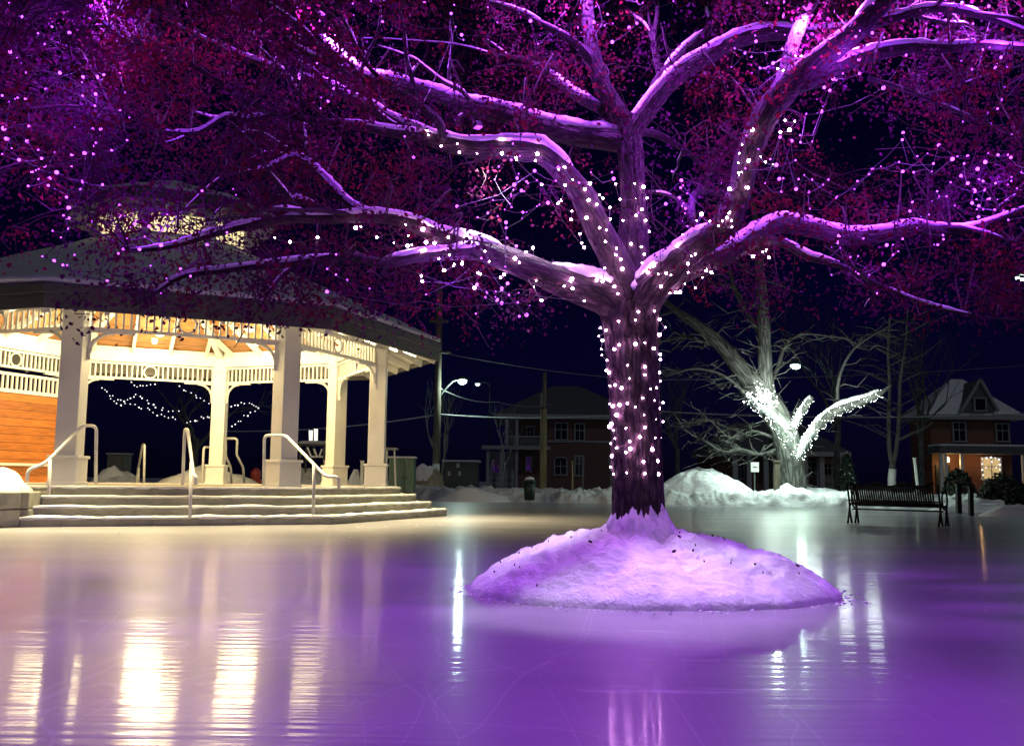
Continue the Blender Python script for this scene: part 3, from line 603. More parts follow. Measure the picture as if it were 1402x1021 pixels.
# ------------------------------------------------------------------ bandstand
GC = V((-7.268, 19.738, 0)); PH = -1.53; RE, RC = 5.704, 4.462; ZF = .56
def gp(i, R, z):
    a = PH + i * math.pi / 4; return V((GC.x + R * math.cos(a), GC.y + R * math.sin(a), z))
def gf(i, t, R, z): return gp(i, R, z).lerp(gp(i + 1, R, z), t)
gz = thing('bandstand', GC, 'large white octagonal bandstand with snowy roof, cupola and glowing interior', 'bandstand')
def octa(R0, z0, z1): return MB().prism([gp(i, R0, z0) for i in range(8)], (0, 0, z1 - z0))
RADS = [5.95, 5.62, 5.30, 4.98]; ZS = [.115, .265, .415, ZF]
zp = -.02
for k in range(4):
    st = octa(RADS[k], zp, ZS[k]).build('step' if k < 3 else 'platform', M['conc'], gz, bevel=.008)
    # snow lying on the tread
    b = MB(); nseg = 90; zt = ZS[k]; rin = (RADS[k + 1] if k < 3 else 4.0); rout = RADS[k]
    n8 = 8 * 40
    for q in range(n8 + 1):
        i = q / 40.; fi = math.floor(i); t = i - fi; a = gf(fi, t, 1, 0) - GC
        nn = fbm(V((i * 6, k * 5., 0)), 3); n2 = noise.noise(V((i * 22, k, 3)))
        out = rout + .012 + .02 * n2; hh = .028 + .022 * nn + (.03 if k == 0 else 0) * max(0, n2)
        for (rr, z) in ((out - .01, zt - .012 - .02 * max(0, n2)), (out, zt + hh * .5), (out - .03, zt + hh), ((rin + rout) / 2, zt + hh * .9), (rin + (.01 if k < 3 else 0), zt + hh * (1.1 if k < 3 else .05))):
            b.v.append(V((GC.x, GC.y, 0)) + a * rr + V((0, 0, z)))
    for q in range(n8):
        for j in range(4): b.f.append((q * 5 + j, q * 5 + j + 5, q * 5 + j + 6, q * 5 + j + 1))
    so = b.build('snow', M['stepsnow'], None, True); so.parent = st; so.matrix_parent_inverse = st.matrix_world.inverted()
    zp = ZS[k] - .03
def zc(R): return 3.34 + (RE - R) * .41
for i in range(8):
    a = PH + i * math.pi / 4; ax = (V((math.cos(a), math.sin(a), 0)), V((-math.sin(a), math.cos(a), 0)), V((0, 0, 1)))
    c = gp(i, RC, 0)
    o = MB().box(c + V((0, 0, (ZF + 3.8) / 2)), .34, .34, 3.8 - ZF, ax)
    o.box(c + V((0, 0, 3.44)), .40, .40, .07, ax); o = o.build('column', M['white'], gz, bevel=.012)
    pb = MB().box(c + V((0, 0, ZF + .22)), .44, .44, .46, ax).box(c + V((0, 0, ZF + .475)), .49, .49, .05, ax).box(c + V((0, 0, ZF + .05)), .47, .47, .08, ax).build('plinth', M['white'], None, bevel=.01)
    pb.parent = o; pb.matrix_parent_inverse = o.matrix_world.inverted()
for i in range(8):
    A, B = gp(i, RC, 0), gp(i + 1, RC, 0); d = (B - A).normalized(); nrm = V((d.y, -d.x, 0)); L = (B - A).length
    def at(s, z, o=0): return A + d * s + nrm * o + V((0, 0, z))
    MB().bar(at(.0, 3.68), at(L, 3.68), .26, .30).bar(at(.17, 3.86), at(L - .17, 3.86), .34, .06).build('beam', M['white'], gz, bevel=.01)
    fw = MB(); s0, s1 = .172, L - .172
    fw.bar(at(s0, 3.495), at(s1, 3.495), .09, .05).bar(at(s0, 3.135), at(s1, 3.135), .09, .05)
    mid = L / 2; n = 26
    for k in range(n):
        s = s0 + .05 + (s1 - s0 - .1) * k / (n - 1)
        if abs(s - mid) < .21: continue
        fw.box(at(s, 3.315), .034, .034, .31, (d, nrm, V((0, 0, 1))))
    ring = [(at(mid, 3.315) + d * (.145 * math.cos(t)) + V((0, 0, .145 * math.sin(t))), .022) for t in [2 * math.pi * q / 28 for q in range(29)]]
    fw.tube(ring, 8, caps=False)
    for sgn in (-1, 1): fw.box(at(mid + sgn * .19, 3.315), .03, .034, .31, (d, nrm, V((0, 0, 1))))
    fw.build('fretwork', M['white'], gz)
    for sgn, s in ((1, s0), (-1, s1)):
        br = MB(); arc = []
        for q in range(9):
            t = q / 8 * math.pi / 2; arc.append((at(s + sgn * (.04 + .34 * (1 - math.cos(t))), 2.74 + .34 * math.sin(t)), .03))
        br.tube(arc, 8); br.bar(at(s + sgn * .022, 2.62), at(s + sgn * .022, 3.1), .07, .04); br.bar(at(s + sgn * .05, 3.09), at(s + sgn * .72, 3.09), .07, .035); br.build('bracket', M['white'], gz)
# roof deck, ceiling, rafters, fascia
b = MB()
for i in range(8): b.quad(gp(i, RE - .02, zc(RE - .02)), gp(i, 1.5, zc(1.5)), gp(i + 1, 1.5, zc(1.5)), gp(i + 1, RE - .02, zc(RE - .02)))
b.quad(*[gp(i, 1.5, zc(1.5) - .002) for i in range(8)]); b.build('ceiling', M['ceil'], gz)
b = MB()
for i in range(8): b.quad(gp(i, RE - .03, zc(RE - .03) - .012), gp(i, RC + .14, zc(RC + .14) - .012), gp(i + 1, RC + .14, zc(RC + .14) - .012), gp(i + 1, RE - .03, zc(RE - .03) - .012))
b.build('soffit', M['white'], gz)
for i in range(8):
    b = MB(); b.bar(gp(i, RE - .05, zc(RE) - .08), gp(i, .5, zc(.5) - .10), .13, .17); b.build('hip_rafter', M['white'], gz)
    for t in (.2, .4, .6, .8):
        o_ = gf(i, t, RE - .05, 0); d = (gp(i, 1, 0) + gp(i + 1, 1, 0) - 2 * GC).normalized(); ra = (o_ - GC).length
        # common rafters run square to the eave up to the hips
        apo = (RE - .05) * math.cos(math.pi / 8); run = apo * (1 - abs(t - .5) * 2) * .94
        e = o_ - d * run; rise = run * .41 / math.cos(math.pi / 8)
        MB().bar(o_ + V((0, 0, zc(RE) - .075)), e + V((0, 0, zc(RE) - .075 + rise)), .07, .13).build('rafter', M['white'], gz)
b = MB()
for i in range(8):
    for R0, R1, z0, z1 in ((RE - .05, RE + .015, 3.245, 3.47), (RE - .05, RE + .06, 3.473, 3.60)):
        b.prism([gp(i, R0, z0), gp(i, R1, z0), gp(i + 1, R1, z0), gp(i + 1, R0, z0)], (0, 0, z1 - z0))
b.build('fascia', M['fascia'], gz)
def pyr(prof, sub, amp, sc):
    """octagonal roof surface from profile [(R,z)] with small lumps"""
    b = MB(); n8 = 8 * sub
    for R, z in prof:
        for q in range(n8):
            i = q / sub; fi = math.floor(i); p = gf(fi, i - fi, R, z); k = amp * fbm(p * sc, 3); b.v.append(p + V((0, 0, k)))
    for r in range(len(prof) - 1):
        for q in range(n8):
            a = r * n8 + q; c = r * n8 + (q + 1) % n8; b.f.append((a, c, c + n8, a + n8))
    return b
def rz(R): return 3.62 + (RE - R) * .43
rf = pyr([(RE + .05, 3.60), (RE + .05, 3.625), (4, rz(4)), (1.4, rz(1.4))], 1, 0, 1).build('roof', M['shingle'], gz)
prof = [(RE - .02, 3.63), (RE + .05, 3.66), (RE + .03, 3.735), (RE - .1, 3.775)] + [(R, rz(R) + .11) for R in (5.3, 4.9, 4.4, 3.9, 3.4, 2.9, 2.4, 2.0, 1.7)]
so = pyr(prof, 10, .035, .9).build('snow', M['roofsnow'], None, True); so.parent = rf; so.matrix_parent_inverse = rf.matrix_world.inverted()
# cupola
cz0 = 5.25
cw = MB()
RW = 1.58
for i in range(8):
    A, B = gp(i, RW, 0), gp(i + 1, RW, 0); d = (B - A).normalized(); nrm = V((d.y, -d.x, 0)); L = (B - A).length
    cw.bar(A + V((0, 0, cz0)), A + V((0, 0, 6.02)), .16, .16, nrm)
    cw.bar(A + V((0, 0, 5.40)), B + V((0, 0, 5.40)), .12, .24).bar(A + V((0, 0, 5.97)), B + V((0, 0, 5.97)), .12, .14)
cw.build('cupola_wall', M['white'], gz)
for i in range(8):
    A, B = gp(i, RW, 0), gp(i + 1, RW, 0); d = (B - A).normalized(); nrm = V((d.y, -d.x, 0)); L = (B - A).length
    fr = MB()
    for k in range(1, 9): fr.bar(A + d * L * k / 9 + nrm * .03 + V((0, 0, 5.52)), A + d * L * k / 9 + nrm * .03 + V((0, 0, 5.9)), .02, .02, nrm)
    for z in (5.64, 5.77): fr.bar(A + d * .08 + nrm * .03 + V((0, 0, z)), B - d * .08 + nrm * .03 + V((0, 0, z)), .018, .018)
    fo = fr.build('cupola_window', M['white'], gz)
    pn = MB().box((A + B) / 2 + V((0, 0, 5.71)) - nrm * .01, L - .1, .012, .40, (d, nrm, V((0, 0, 1)))).build('pane', M['cwin'], None); pn.parent = fo; pn.matrix_parent_inverse = fo.matrix_world.inverted()
b = MB(); RQ = 2.18
b.prism([gp(i, RQ - .03, 6.04) for i in range(8)], (0, 0, .02)); b.build('cupola_soffit', M['fascia'], gz)
b = MB()
for i in range(8): b.prism([gp(i, RQ - .04, 6.03), gp(i, RQ + .02, 6.03), gp(i + 1, RQ + .02, 6.03), gp(i + 1, RQ - .04, 6.03)], (0, 0, .19))
b.build('cupola_fascia', M['fascia'], gz)
for i in range(8):
    for t in (0, .33, .66): 
        o_ = gf(i, t, RQ - .05, 5.99); e = gf(i, t, RW + .04, 5.93); MB().bar(o_, e, .05, .10).build('rafter_tail', M['white'], gz)
cr_ = pyr([(RQ, 6.22), (RQ + .03, 6.235), (.9, 6.62), (.05, 6.95)], 1, 0, 1).build('cupola_roof', M['shingle'], gz)
so = pyr([(RQ - .02, 6.24), (RQ + .03, 6.26), (RQ, 6.32), (RQ - .12, 6.345), (1.6, 6.50), (.9, 6.74), (.04, 7.04)], 6, .02, 1.2).build('snow', M['roofsnow'], None, True); so.parent = cr_; so.matrix_parent_inverse = cr_.matrix_world.inverted()
# cedar back wall with white slatted rail
A, B = gp(5, RC, 0), gp(6, RC, 0)
d = (B - A).normalized(); nrm = V((d.y, -d.x, 0)); L = (B - A).length
def wallseg(i0, name='cedar_wall'):
    A, B = gp(i0, RC, 0), gp(i0 + 1, RC, 0); d = (B - A).normalized(); nr = V((d.y, -d.x, 0)); L = (B - A).length
    MB().box((A + B) / 2 + V((0, 0, (ZF + 2.55) / 2)), L - .34, .10, 2.55 - ZF, (d, nr, V((0, 0, 1)))).build(name, M['cedar'], gz)
    b = MB(); b.bar(A + d * .17 + V((0, 0, 2.60)), B - d * .17 + V((0, 0, 2.60)), .16, .08).bar(A + d * .17 + V((0, 0, 2.98)), B - d * .17 + V((0, 0, 2.98)), .08, .06)
    for k in range(24):
        s = .25 + (L - .5) * k / 23; b.box(A + d * s + V((0, 0, 2.79)), .04, .04, .34, (d, nr, V((0, 0, 1))))
    b.build('slatted_rail', M['white'], gz)
    MB().bar(A + d * .17 - nr * .075 + V((0, 0, ZF + .42)), B - d * .17 - nr * .075 + V((0, 0, ZF + .42)), .04, .06).build('wall_rail', M['white'], gz)
wallseg(5); wallseg(6)
# lamps under the beams
for i in range(8):
    for t in ((.5,) if i not in (0,) else (.33, .80)):
        p = gf(i, t, RC - 1.0, zc(RC - 1.0) - .30)
        lo = MB().lathe(p, [(.02, .10), (.07, .09), (.075, .0), (.06, -.004)], 16).build('ceiling_lamp', M['white'], gz)
        le = MB().lathe(p + V((0, 0, -.012)), [(.055, .006), (.055, -.02), (.02, -.035)], 14).build('lens', M['lens'], None); le.parent = lo; le.matrix_parent_inverse = lo.matrix_world.inverted()
        lamp('bandstand_light', 'POINT', p + V((0, 0, -.27)), (1, .83, .42), 46, .30)
for i in (0, 2, 4, 6):
    p = gp(i + .5, 1.7, 3.95)
    po = MB().tube([(p + V((0, 0, .06)), .012), (V((p.x, p.y, zc(1.7) - .02)), .012)], 6).lathe(p, [(.02, .10), (.10, .07), (.13, 0), (.12, -.004)], 16).build('pendant_lamp', M['white'], gz)
    le = MB().lathe(p + V((0, 0, -.012)), [(.09, .006), (.09, -.02), (.03, -.045)], 14).build('lens', M['lens'], None); le.parent = po; le.matrix_parent_inverse = po.matrix_world.inverted()
    lamp('bandstand_light', 'POINT', p + V((0, 0, -.34)), (1, .83, .42), 175, .40)
for i, t in ((0, .22), (0, .78), (1, .35), (1, .75), (7, .4), (7, .8)):   # soffit lamps outside the beam
    p = gf(i, t, RC + .92, zc(RC + .92) - .06)
    lo = MB().lathe(p, [(.06, .03), (.07, 0), (.05, -.004)], 14).build('soffit_lamp', M['white'], gz)
    le = MB().lathe(p + V((0, 0, -.01)), [(.045, .004), (.045, -.012), (.02, -.016)], 12).build('lens', M['lens'], None); le.parent = lo; le.matrix_parent_inverse = lo.matrix_world.inverted()
    od = (p - GC); od.z = 0; od.normalize()
    sa = lamp('soffit_light', 'AREA', p + V((0, 0, -.07)), (1, .82, .42), 125)
    sa.data.shape = 'RECTANGLE'; sa.data.size = 1.5; sa.data.size_y = .16
    sa.data.spread = R_(84); sa.rotation_euler = (od * .52 - V((0, 0, 1))).to_track_quat('-Z', 'Y').to_euler()

# handrails on the steps
def rail(name, paths, label, r=.026, group='white pipe handrails'):
    p0 = V(paths[0][0]); t = thing(name, (p0.x, p0.y, 0), label, 'handrail', group)
    b = MB(); 
    for j, path in enumerate(paths):
        q = [V(p) for p in path]; s = []
        for k in range(len(q)):
            if 0 < k < len(q) - 1:
                e = min(.09, (q[k] - q[k - 1]).length * .4, (q[k + 1] - q[k]).length * .4)
                a, c = q[k] + (q[k - 1] - q[k]).normalized() * e, q[k] + (q[k + 1] - q[k]).normalized() * e
                for u in (0, .25, .5, .75, 1): s.append((a.lerp(q[k], u).lerp(q[k].lerp(c, u), u), r))
            else: s.append((q[k], r))
        MB().tube(s, 12).build('pipe' if j == 0 else 'post', M['rail'], t, True)
    return t
def railp(top, mid, low, curl, posts, label):
    rail('handrail', [top + mid + low + curl] + posts, label)
# right rail
dt, db = 16.05, 14.9
railp([P(361, 664, dt), P(362, 596, dt)], [P(391, 596, dt - .25)], [P(446, 652, db)], [P(464, 653, db - .1), P(464, 669, db - .1)], [[P(430, 634, 15.1), P(429, 705, 15.1)]], 'white pipe handrail in front of the second column, curled at its foot')
dt, db = 15.4, 14.3
railp([P(131, 662, dt), P(132, 583, dt)], [P(114, 582, dt - .2)], [P(62, 634, 14.5)], [P(38, 643, db), P(37, 660, db)], [[P(68, 628, 14.55), P(66, 702, 14.5)]], 'white pipe handrail at the left end of the bandstand steps')
railp([P(250, 664, 15.65), P(253, 588, 15.65)], [P(257, 588, 15.3)], [P(265, 650, 14.6)], [P(268, 652, 14.4), P(268, 664, 14.4)], [[P(262, 632, 14.8), P(260, 708, 14.45)]], 'white pipe handrail in the middle of the steps, seen end on')
rail('handrail', [[P(197, 662, 24.2), P(198, 609, 24.2), P(195, 609, 24.7), P(188, 648, 26), P(186, 664, 26)], [P(190, 640, 25.7), P(189, 668, 25.7)]], 'small white pipe handrail at the back steps, beyond the middle of the deck', .03)
rail('handrail', [[P(277, 662, 24.2), P(279, 612, 24.2), P(289, 612, 24.6), P(296, 650, 26), P(297, 664, 26)]], 'white pipe handrail just left of the back column', .03)
rail('handrail', [[P(309, 600, 24.4), P(325, 600, 24.5), P(324, 622, 24.7), P(333, 640, 25.3), P(334, 660, 25.6)], [P(309, 600, 24.4), P(309, 624, 24.5), P(316, 640, 25.0), P(317, 662, 25.3)]], 'bent white double pipe rail right of the back column', .03)

# stone planter with snow left of the steps, snow heaps behind the deck
def heap(name, c, rx, ry, h, label, m='snow', lump=.25, seed=0., nr=22, na=48, pw=.7, cat='snow pile', ex=1.55):
    c = V(c); b = MB()
    for i in range(nr + 1):
        for j in range(na):
            a = 2 * math.pi * j / na; r = i / nr; e = 1 + .15 * noise.noise(V((math.cos(a) * 1.5, math.sin(a) * 1.5, seed)))
            x, y = c.x + rx * r * e * math.cos(a), c.y + ry * r * e * math.sin(a)
            z = h * (1 - r ** ex) ** (1.55 * pw); n = fbm(V((x / rx * 1.6, y / ry * 1.6, seed)), 4); z *= 1 + lump * n; z += .05 * h ** .5 * fbm(V((x * 3.1, y * 3.1, seed + 2)), 4) * min(1, (1 - r) * 4); z += lump * .12 * h * noise.noise(V((x * 5, y * 5, seed))) * (1 - r)
            b.v.append(V((x, y, c.z + z - (.05 if i == nr else 0))))
    for i in range(nr):
        for j in range(na):
            a = i * na + j; q = i * na + (j + 1) % na; b.f.append((a, a + na, q + na, q))
    return tag(b.build(name, M[m], smooth=True), label, cat)
pt = thing('stone_planter', P(10, 690, 14.2), 'low grey stone block wall capped with snow left of the bandstand steps', 'planter')
b = MB(); pw_ = [P(-150, 712, 13.2), P(-60, 712, 13.3), P(22, 712, 13.9), P(50, 700, 14.8)]
for k in range(3):
    a, c = pw_[k], pw_[k + 1]; a = V((a.x, a.y, 0)); c = V((c.x, c.y, 0)); l = (c - a).length; n = max(1, int(l / .55)); dd = (c - a).normalized(); nr = V((dd.y, -dd.x, 0))
    for row in range(2):
        for q in range(n): b.box(a + dd * (l * (q + .5) / n + .0) + V((0, 0, .13 + .25 * row)) - nr * random.uniform(0, .03), l / n - .012, .34, .238, (dd, nr, V((0, 0, 1))))
b.build('stone_wall', M['conc'], pt, bevel=.02)
b = MB(); n = 70; rows = 9
for i in range(n + 1):
    s = i / n * 3; k = min(2, int(s)); p = pw_[k].lerp(pw_[k + 1], s - k); p = V((p.x, p.y, 0)); q = V((GC.x - 1.2, GC.y - 4.2, 0))
    for j in range(rows + 1):
        t = j / rows; x = p.lerp(q, t * .42 - .03); z = .50 + .30 * math.sin(min(1, t * 1.5) * 1.57) + .10 * fbm(V((x.x * 1.7, x.y * 1.7, 2)), 4)
        if j == 0: z = .40 + .06 * noise.noise(x * 4)
        z -= max(0, (s - 1.9)) * .20
        b.v.append(V((x.x, x.y, z)))
for i in range(n):
    for j in range(rows):
        a = i * (rows + 1) + j; b.f.append((a, a + rows + 1, a + rows + 2, a + 1))
b.build('snow', M['stepsnow'], pt, True)
heap('snow_pile', P(285, 664, 26.5) * 1.0, 1.5, 1.2, .55, 'pale snow pile heaped around the back column of the bandstand', 'snow', .3, 3.)
heap('snow_pile', V((X(160, 29), 29, 0)), 1.3, .9, 1.05, 'grey snow pile in front of the dark utility box behind the bandstand', 'snowd', .3, 5.)
heap('snow_pile', V((X(420, 31), 31, 0)), 1.7, 1.0, 1.05, 'dim grey snow pile behind the snow-topped shelter', 'snowd', .4, 8.)
heap('snow_pile', V((X(490, 31), 31, 0)), .8, .6, .9, 'small bright snow pile seen between the two right columns', 'snow', .5, 11., pw=1.2)
heap('snow_pile', V((X(966, 33.5), 33.9, 0)), 2.4, 1.7, 1.18, 'tall rounded snow pile on the far bank right of the oak trunk', 'snow', .16, 21., nr=60, na=140, pw=.85, ex=2.3)
heap('snow_pile', V((X(650, 33), 33.9, 0)), 1.6, .7, .42, 'low lumpy snow pile on the bank left of the dark bin', 'snow', .4, 31., nr=30, na=60)

# ------------------------------------------------------------------ bench
bp0 = P(1168, 712, 18.75); bp1 = P(1292, 719, 17.6); bp0.z = bp1.z = 0
bd = (bp1 - bp0).normalized(); bn_ = V((bd.y, -bd.x, 0)); BL = (bp1 - bp0).length   # bn_ towards the camera
bench = thing('park_bench', (bp0 + bp1) / 2, 'black metal slatted park bench standing alone on the ice', 'bench')
bc = (bp0 + bp1) / 2; UZ = V((0, 0, 1))
bprof = [(.26, .36), (.22, .40), (.05, .39), (-.12, .37), (-.18, .40), (-.22, .50), (-.26, .62), (-.28, .74)]   # offset along n / height
def slat(s, prof, r=.018):
    return [(bc + bd * s - bn_ * o + UZ * z, r) for o, z in prof]
seat = MB(); back = MB(); ns = 36
for k in range(ns):
    s = -BL / 2 + .09 + (BL - .18) * k / (ns - 1); wob = .035 * math.cos(k / (ns - 1) * math.pi * 6)
    seat.tube(slat(s, bprof[:5]), 6); back.tube(slat(s, bprof[4:7] + [(-.28, .74 + wob)]), 6)
seat.bar(bc - bd * BL / 2 - bn_ * .26 + UZ * .35, bc + bd * BL / 2 - bn_ * .26 + UZ * .35, .035, .045).bar(bc - bd * BL / 2 + bn_ * .18 + UZ * .38, bc + bd * BL / 2 + bn_ * .18 + UZ * .38, .035, .04).bar(bc - bd * BL / 2 + bn_ * .0 + UZ * .27, bc + bd * BL / 2 + UZ * .27, .03, .03)
top = [(bc + bd * (-BL / 2 + .05 + (BL - .1) * q / 60) + bn_ * .285 + UZ * (.745 + .035 * math.cos(q / 60 * math.pi * 6)), .019) for q in range(61)]
back.tube(top, 8); back.bar(bc - bd * BL / 2 + bn_ * .2 + UZ * .44, bc + bd * BL / 2 + bn_ * .2 + UZ * .44, .03, .03)
seat.build('seat', M['black'], bench, True); back.build('backrest', M['black'], bench, True)
for e in (-1, 1):
    o = bc + bd * (e * BL / 2)
    def ep(n, z): return o - bn_ * n * .85 + UZ * z
    lp = [ep(.30 * math.cos(t) * .55 + .12, .47 + .17 * math.sin(t)) for t in [q * 2 * math.pi / 24 for q in range(25)]]
    MB().tube([(p, .018) for p in lp], 8, caps=False).build('armrest', M['black'], bench, True)
    for pth in ([(.30, 0), (.26, .16), (.22, .30), (.27, .42)], [(.12, 0), (.18, .16), (.22, .30), (.14, .36)]):
        MB().tube(catmull([(ep(*q), .020) for q in pth], .04), 8).build('leg', M['black'], bench, True)
    for pth in ([(-.30, 0), (-.22, .16), (-.17, .30), (-.20, .5), (-.28, .76)], [(-.06, 0), (-.13, .15), (-.17, .30), (-.10, .38)]):
        MB().tube(catmull([(ep(*q), .020) for q in pth], .04), 8).build('leg', M['black'], bench, True)

# ------------------------------------------------------------------ bare trees
def grow(b, p, d, r, l, depth, rng, tips, spread=.55, up=.15, n=6):
    pts = [(p, r)]; q = p; dd = d.copy(); k = 4
    for i in range(k):
        dd = (dd + V((rng.gauss(0, .12), rng.gauss(0, .12), rng.gauss(up * .3, .1)))).normalized(); q = q + dd * (l / k); pts.append((q, r * (1 - .4 * (i + 1) / k)))
    b.tube(pts, n if r > .03 else 4, caps=False)
    if depth == 0: tips.append(q); return
    for c in range(rng.choice((2, 2, 3)) if r > .02 else 2):
        a = rng.uniform(0, 6.28); o = dd.orthogonal().normalized(); o = Matrix.Rotation(a, 3, dd) @ o
        nd = (dd + o * rng.uniform(spread * .5, spread * 1.4) + V((0, 0, up))).normalized()
        st = pts[rng.choice((2, 3, 4))][0] if c else q
        grow(b, st, nd, r * .6 * rng.uniform(.8, 1.1), l * rng.uniform(.62, .85), depth - 1, rng, tips, spread, up, n)
def bare(base, h, r, seed, label, depth=5, mt='bark2', stems=1, group=None, spread=.55, up=.15):
    rng = random.Random(seed); t = thing('bare_tree', base, label, 'tree', group); b = MB(); c = MB(); tips = []
    for s in range(stems):
        d = V((rng.gauss(0, .06) + (s - (stems - 1) / 2) * .12, rng.gauss(0, .05), 1)).normalized()
        top = V(base) + d * h * .33; b.tube([(V(base) - V((0, 0, .1)), r * 1.15), (V(base).lerp(top, .1), r), (V(base).lerp(top, .6) + V((rng.gauss(0, .05), 0, 0)), r * .85), (top, r * .72)], 10)
        for k in range(3): 
            a = rng.uniform(0, 6.28); nd = (d + V((math.cos(a), math.sin(a), 0)) * spread * rng.uniform(.3, 1)).normalized()
            grow(c, top - d * rng.uniform(0, h * .08), nd, r * .55, h * .22, depth, rng, tips, spread, up)
    b.build('trunk', M[mt], t, True); c.build('crown', M[mt], t)
    return t, tips
bare((X(265, 40), 40, 0), 7.2, .16, 4, 'bare tree behind the bandstand draped with white fairy lights', 5, spread=.8, up=.02)
bare((X(602, 49), 50, 0), 6.2, .09, 5, 'thin bare tree standing behind the utility pole', 4, stems=2, spread=.4, up=.3)
bare((X(690, 48), 48, 0), 5.0, .06, 6, 'slender bare sapling in front of the porch of the dark brick house', 4, spread=.5)
bare((X(838, 46), 46, 0), 6.0, .10, 9, 'bare tree at the right corner of the dark brick house, beside the oak trunk', 5, spread=.75)
bare((X(1145, 55), 55, 0), 12.0, .2, 14, 'tall bare tree in the gloom behind the floodlit tree', 6, spread=.5)
bare((X(1262, 60), 60, 0), 12.5, .2, 15, 'tall faint bare tree left of the house with the lit porch', 5, spread=.45)
bare((X(930, 58), 58, 0), 8.5, .16, 19, 'dim bare tree behind the tall snow pile', 5, spread=.55)
# wrapped twin-stem tree
tb = thing('twin_stem_tree', (X(1220, 36), 36, .05), 'young twin-stemmed tree with white guard wrap behind the bench', 'tree')
def px3(l, d): return [(P(x, y, d), w_ * .5 * d / F_) for x, y, w_ in l]
MB().tube(catmull(px3([(1221, 672, 9), (1221, 650, 8.5), (1222, 635, 8)], 36), .1), 10).tube(catmull(px3([(1222, 638, 7), (1218, 615, 6.5), (1217, 580, 6), (1218, 530, 5), (1216, 480, 4), (1219, 430, 2.5)], 36), .2), 8).tube(catmull(px3([(1222, 638, 7), (1228, 610, 6.5), (1231, 570, 5.5), (1233, 520, 5), (1240, 470, 3.5), (1243, 420, 2)], 36), .2), 8).build('trunk', M['bark2'], tb, True)
MB().tube(px3([(1221, 668, 11), (1221, 655, 10.5), (1222, 642, 10)], 36), 12).build('trunk_guard', M['white'], tb, True)
b = MB(); rg = random.Random(5)
b.tube(catmull(px3([(1229, 603, 4), (1245, 595, 4), (1262, 588, 3.5), (1277, 578, 2)], 35.6), .1), 6)
for k in range(34):
    x, y = rg.choice(((1217, 1), (1233, 2)))[0] + rg.uniform(-3, 3), rg.uniform(430, 600); s = rg.choice((-1, 1)); l = rg.uniform(20, 70)
    b.tube([(P(x, y, 36), .03), (P(x + s * l * .5, y - l * .25, 36 + rg.uniform(-.6, .6)), .018), (P(x + s * l, y - l * rg.uniform(.1, .7), 36 + rg.uniform(-1, 1)), .006)], 4, caps=False)
b.build('crown', M['bark2'], tb)

# ------------------------------------------------------------------ floodlit tree
DL = 34.
lt = thing('floodlit_tree', (X(1085, DL), DL, 0), 'thick old leaning tree on the bank, blazing white under a floodlight', 'tree')
TL = [
 [(1088, 690, 56), (1086, 668, 46), (1083, 635, 44), (1076, 600, 46), (1062, 570, 46), (1045, 542, 42), (1018, 510, 34), (988, 473, 26), (955, 445, 19), (925, 425, 13), (900, 402, 8), (880, 370, 5)],
 [(1055, 560, 34), (1049, 520, 28), (1047, 480, 26), (1045, 430, 24), (1041, 380, 19), (1038, 330, 14), (1030, 270, 8)],
 [(1047, 482, 14), (1038, 450, 12), (1022, 425, 10), (1006, 395, 8), (995, 350, 5)],
 [(1078, 650, 22), (1090, 628, 18), (1105, 602, 18), (1122, 580, 18), (1145, 563, 16), (1175, 552, 13), (1203, 540, 10), (1222, 526, 4)],
 [(1075, 610, 20), (1084, 590, 14), (1094, 568, 13), (1104, 555, 11), (1112, 543, 6)],
 [(1148, 562, 6), (1147, 530, 6), (1155, 500, 5), (1172, 475, 5), (1200, 456, 3), (1230, 440, 2)],
 [(1052, 530, 10), (1064, 505, 8), (1073, 478, 7), (1085, 462, 6), (1105, 457, 5), (1135, 460, 3), (1160, 464, 2)],
 [(1075, 590, 16), (1055, 572, 12), (1035, 555, 10), (1020, 540, 8), (1003, 522, 6), (975, 508, 5), (945, 505, 4), (915, 515, 2)],
 [(1000, 480, 10), (970, 470, 8), (940, 462, 6), (905, 468, 4), (880, 480, 2)],
 [(1065, 615, 8), (1040, 622, 6), (1015, 615, 5), (990, 618, 4), (960, 600, 2)],
 [(1060, 600, 7), (1030, 590, 5), (1000, 600, 4), (970, 575, 3), (945, 580, 2)],
]
b = MB()
for k, q in enumerate(TL):
    dz = [0, -.3, .5, -.9, -.6, -.8, .6, -.7, .5, -.6, -.3][k]; n = len(q)
    b.tube(catmull([(P(x, y, DL + dz * (i / max(1, n - 1))), (w_ * .36 if k else w_ * .385) * DL / F_) for i, (x, y, w_) in enumerate(q)], .12), 18 if k < 5 else 8, lambda t, a, p: .12 * fbm(V((math.cos(a) * 2, math.sin(a) * 2, p.z * 1.3)), 3))
b.build('trunk', M['bark2'], lt, True)
b = MB(); rg = random.Random(8)
for k in range(270):
    q = TL[rg.choice((0, 0, 1, 2, 3, 5, 6, 7, 7, 8, 8, 9, 9, 10, 10))]; i = rg.randrange(1, len(q)); x, y, _ = q[i]; s = 1 if x > 1060 else -1
    if rg.random() < .25: s = -s
    ln = rg.uniform(18, 60); p0 = P(x, y, DL); aa = rg.uniform(-.5, .9); pts = [(p0, .035)]
    for j in range(1, 5): pts.append((P(x + s * ln * j / 4 * math.cos(aa) + rg.gauss(0, 3), y - ln * j / 4 * math.sin(aa) + rg.gauss(0, 3) + (j - 2) ** 2 * .6, DL + rg.uniform(-.3, .3) * j), .035 * (1 - j / 4.6)))
    b.tube(pts, 4, caps=False)
    if rg.random() < .7: e = pts[2][0]; b.tube([(e, .016), (e + V((s * rg.uniform(.2, .7), rg.uniform(-.4, .4), rg.uniform(-.4, .6))), .005)], 4, caps=False)
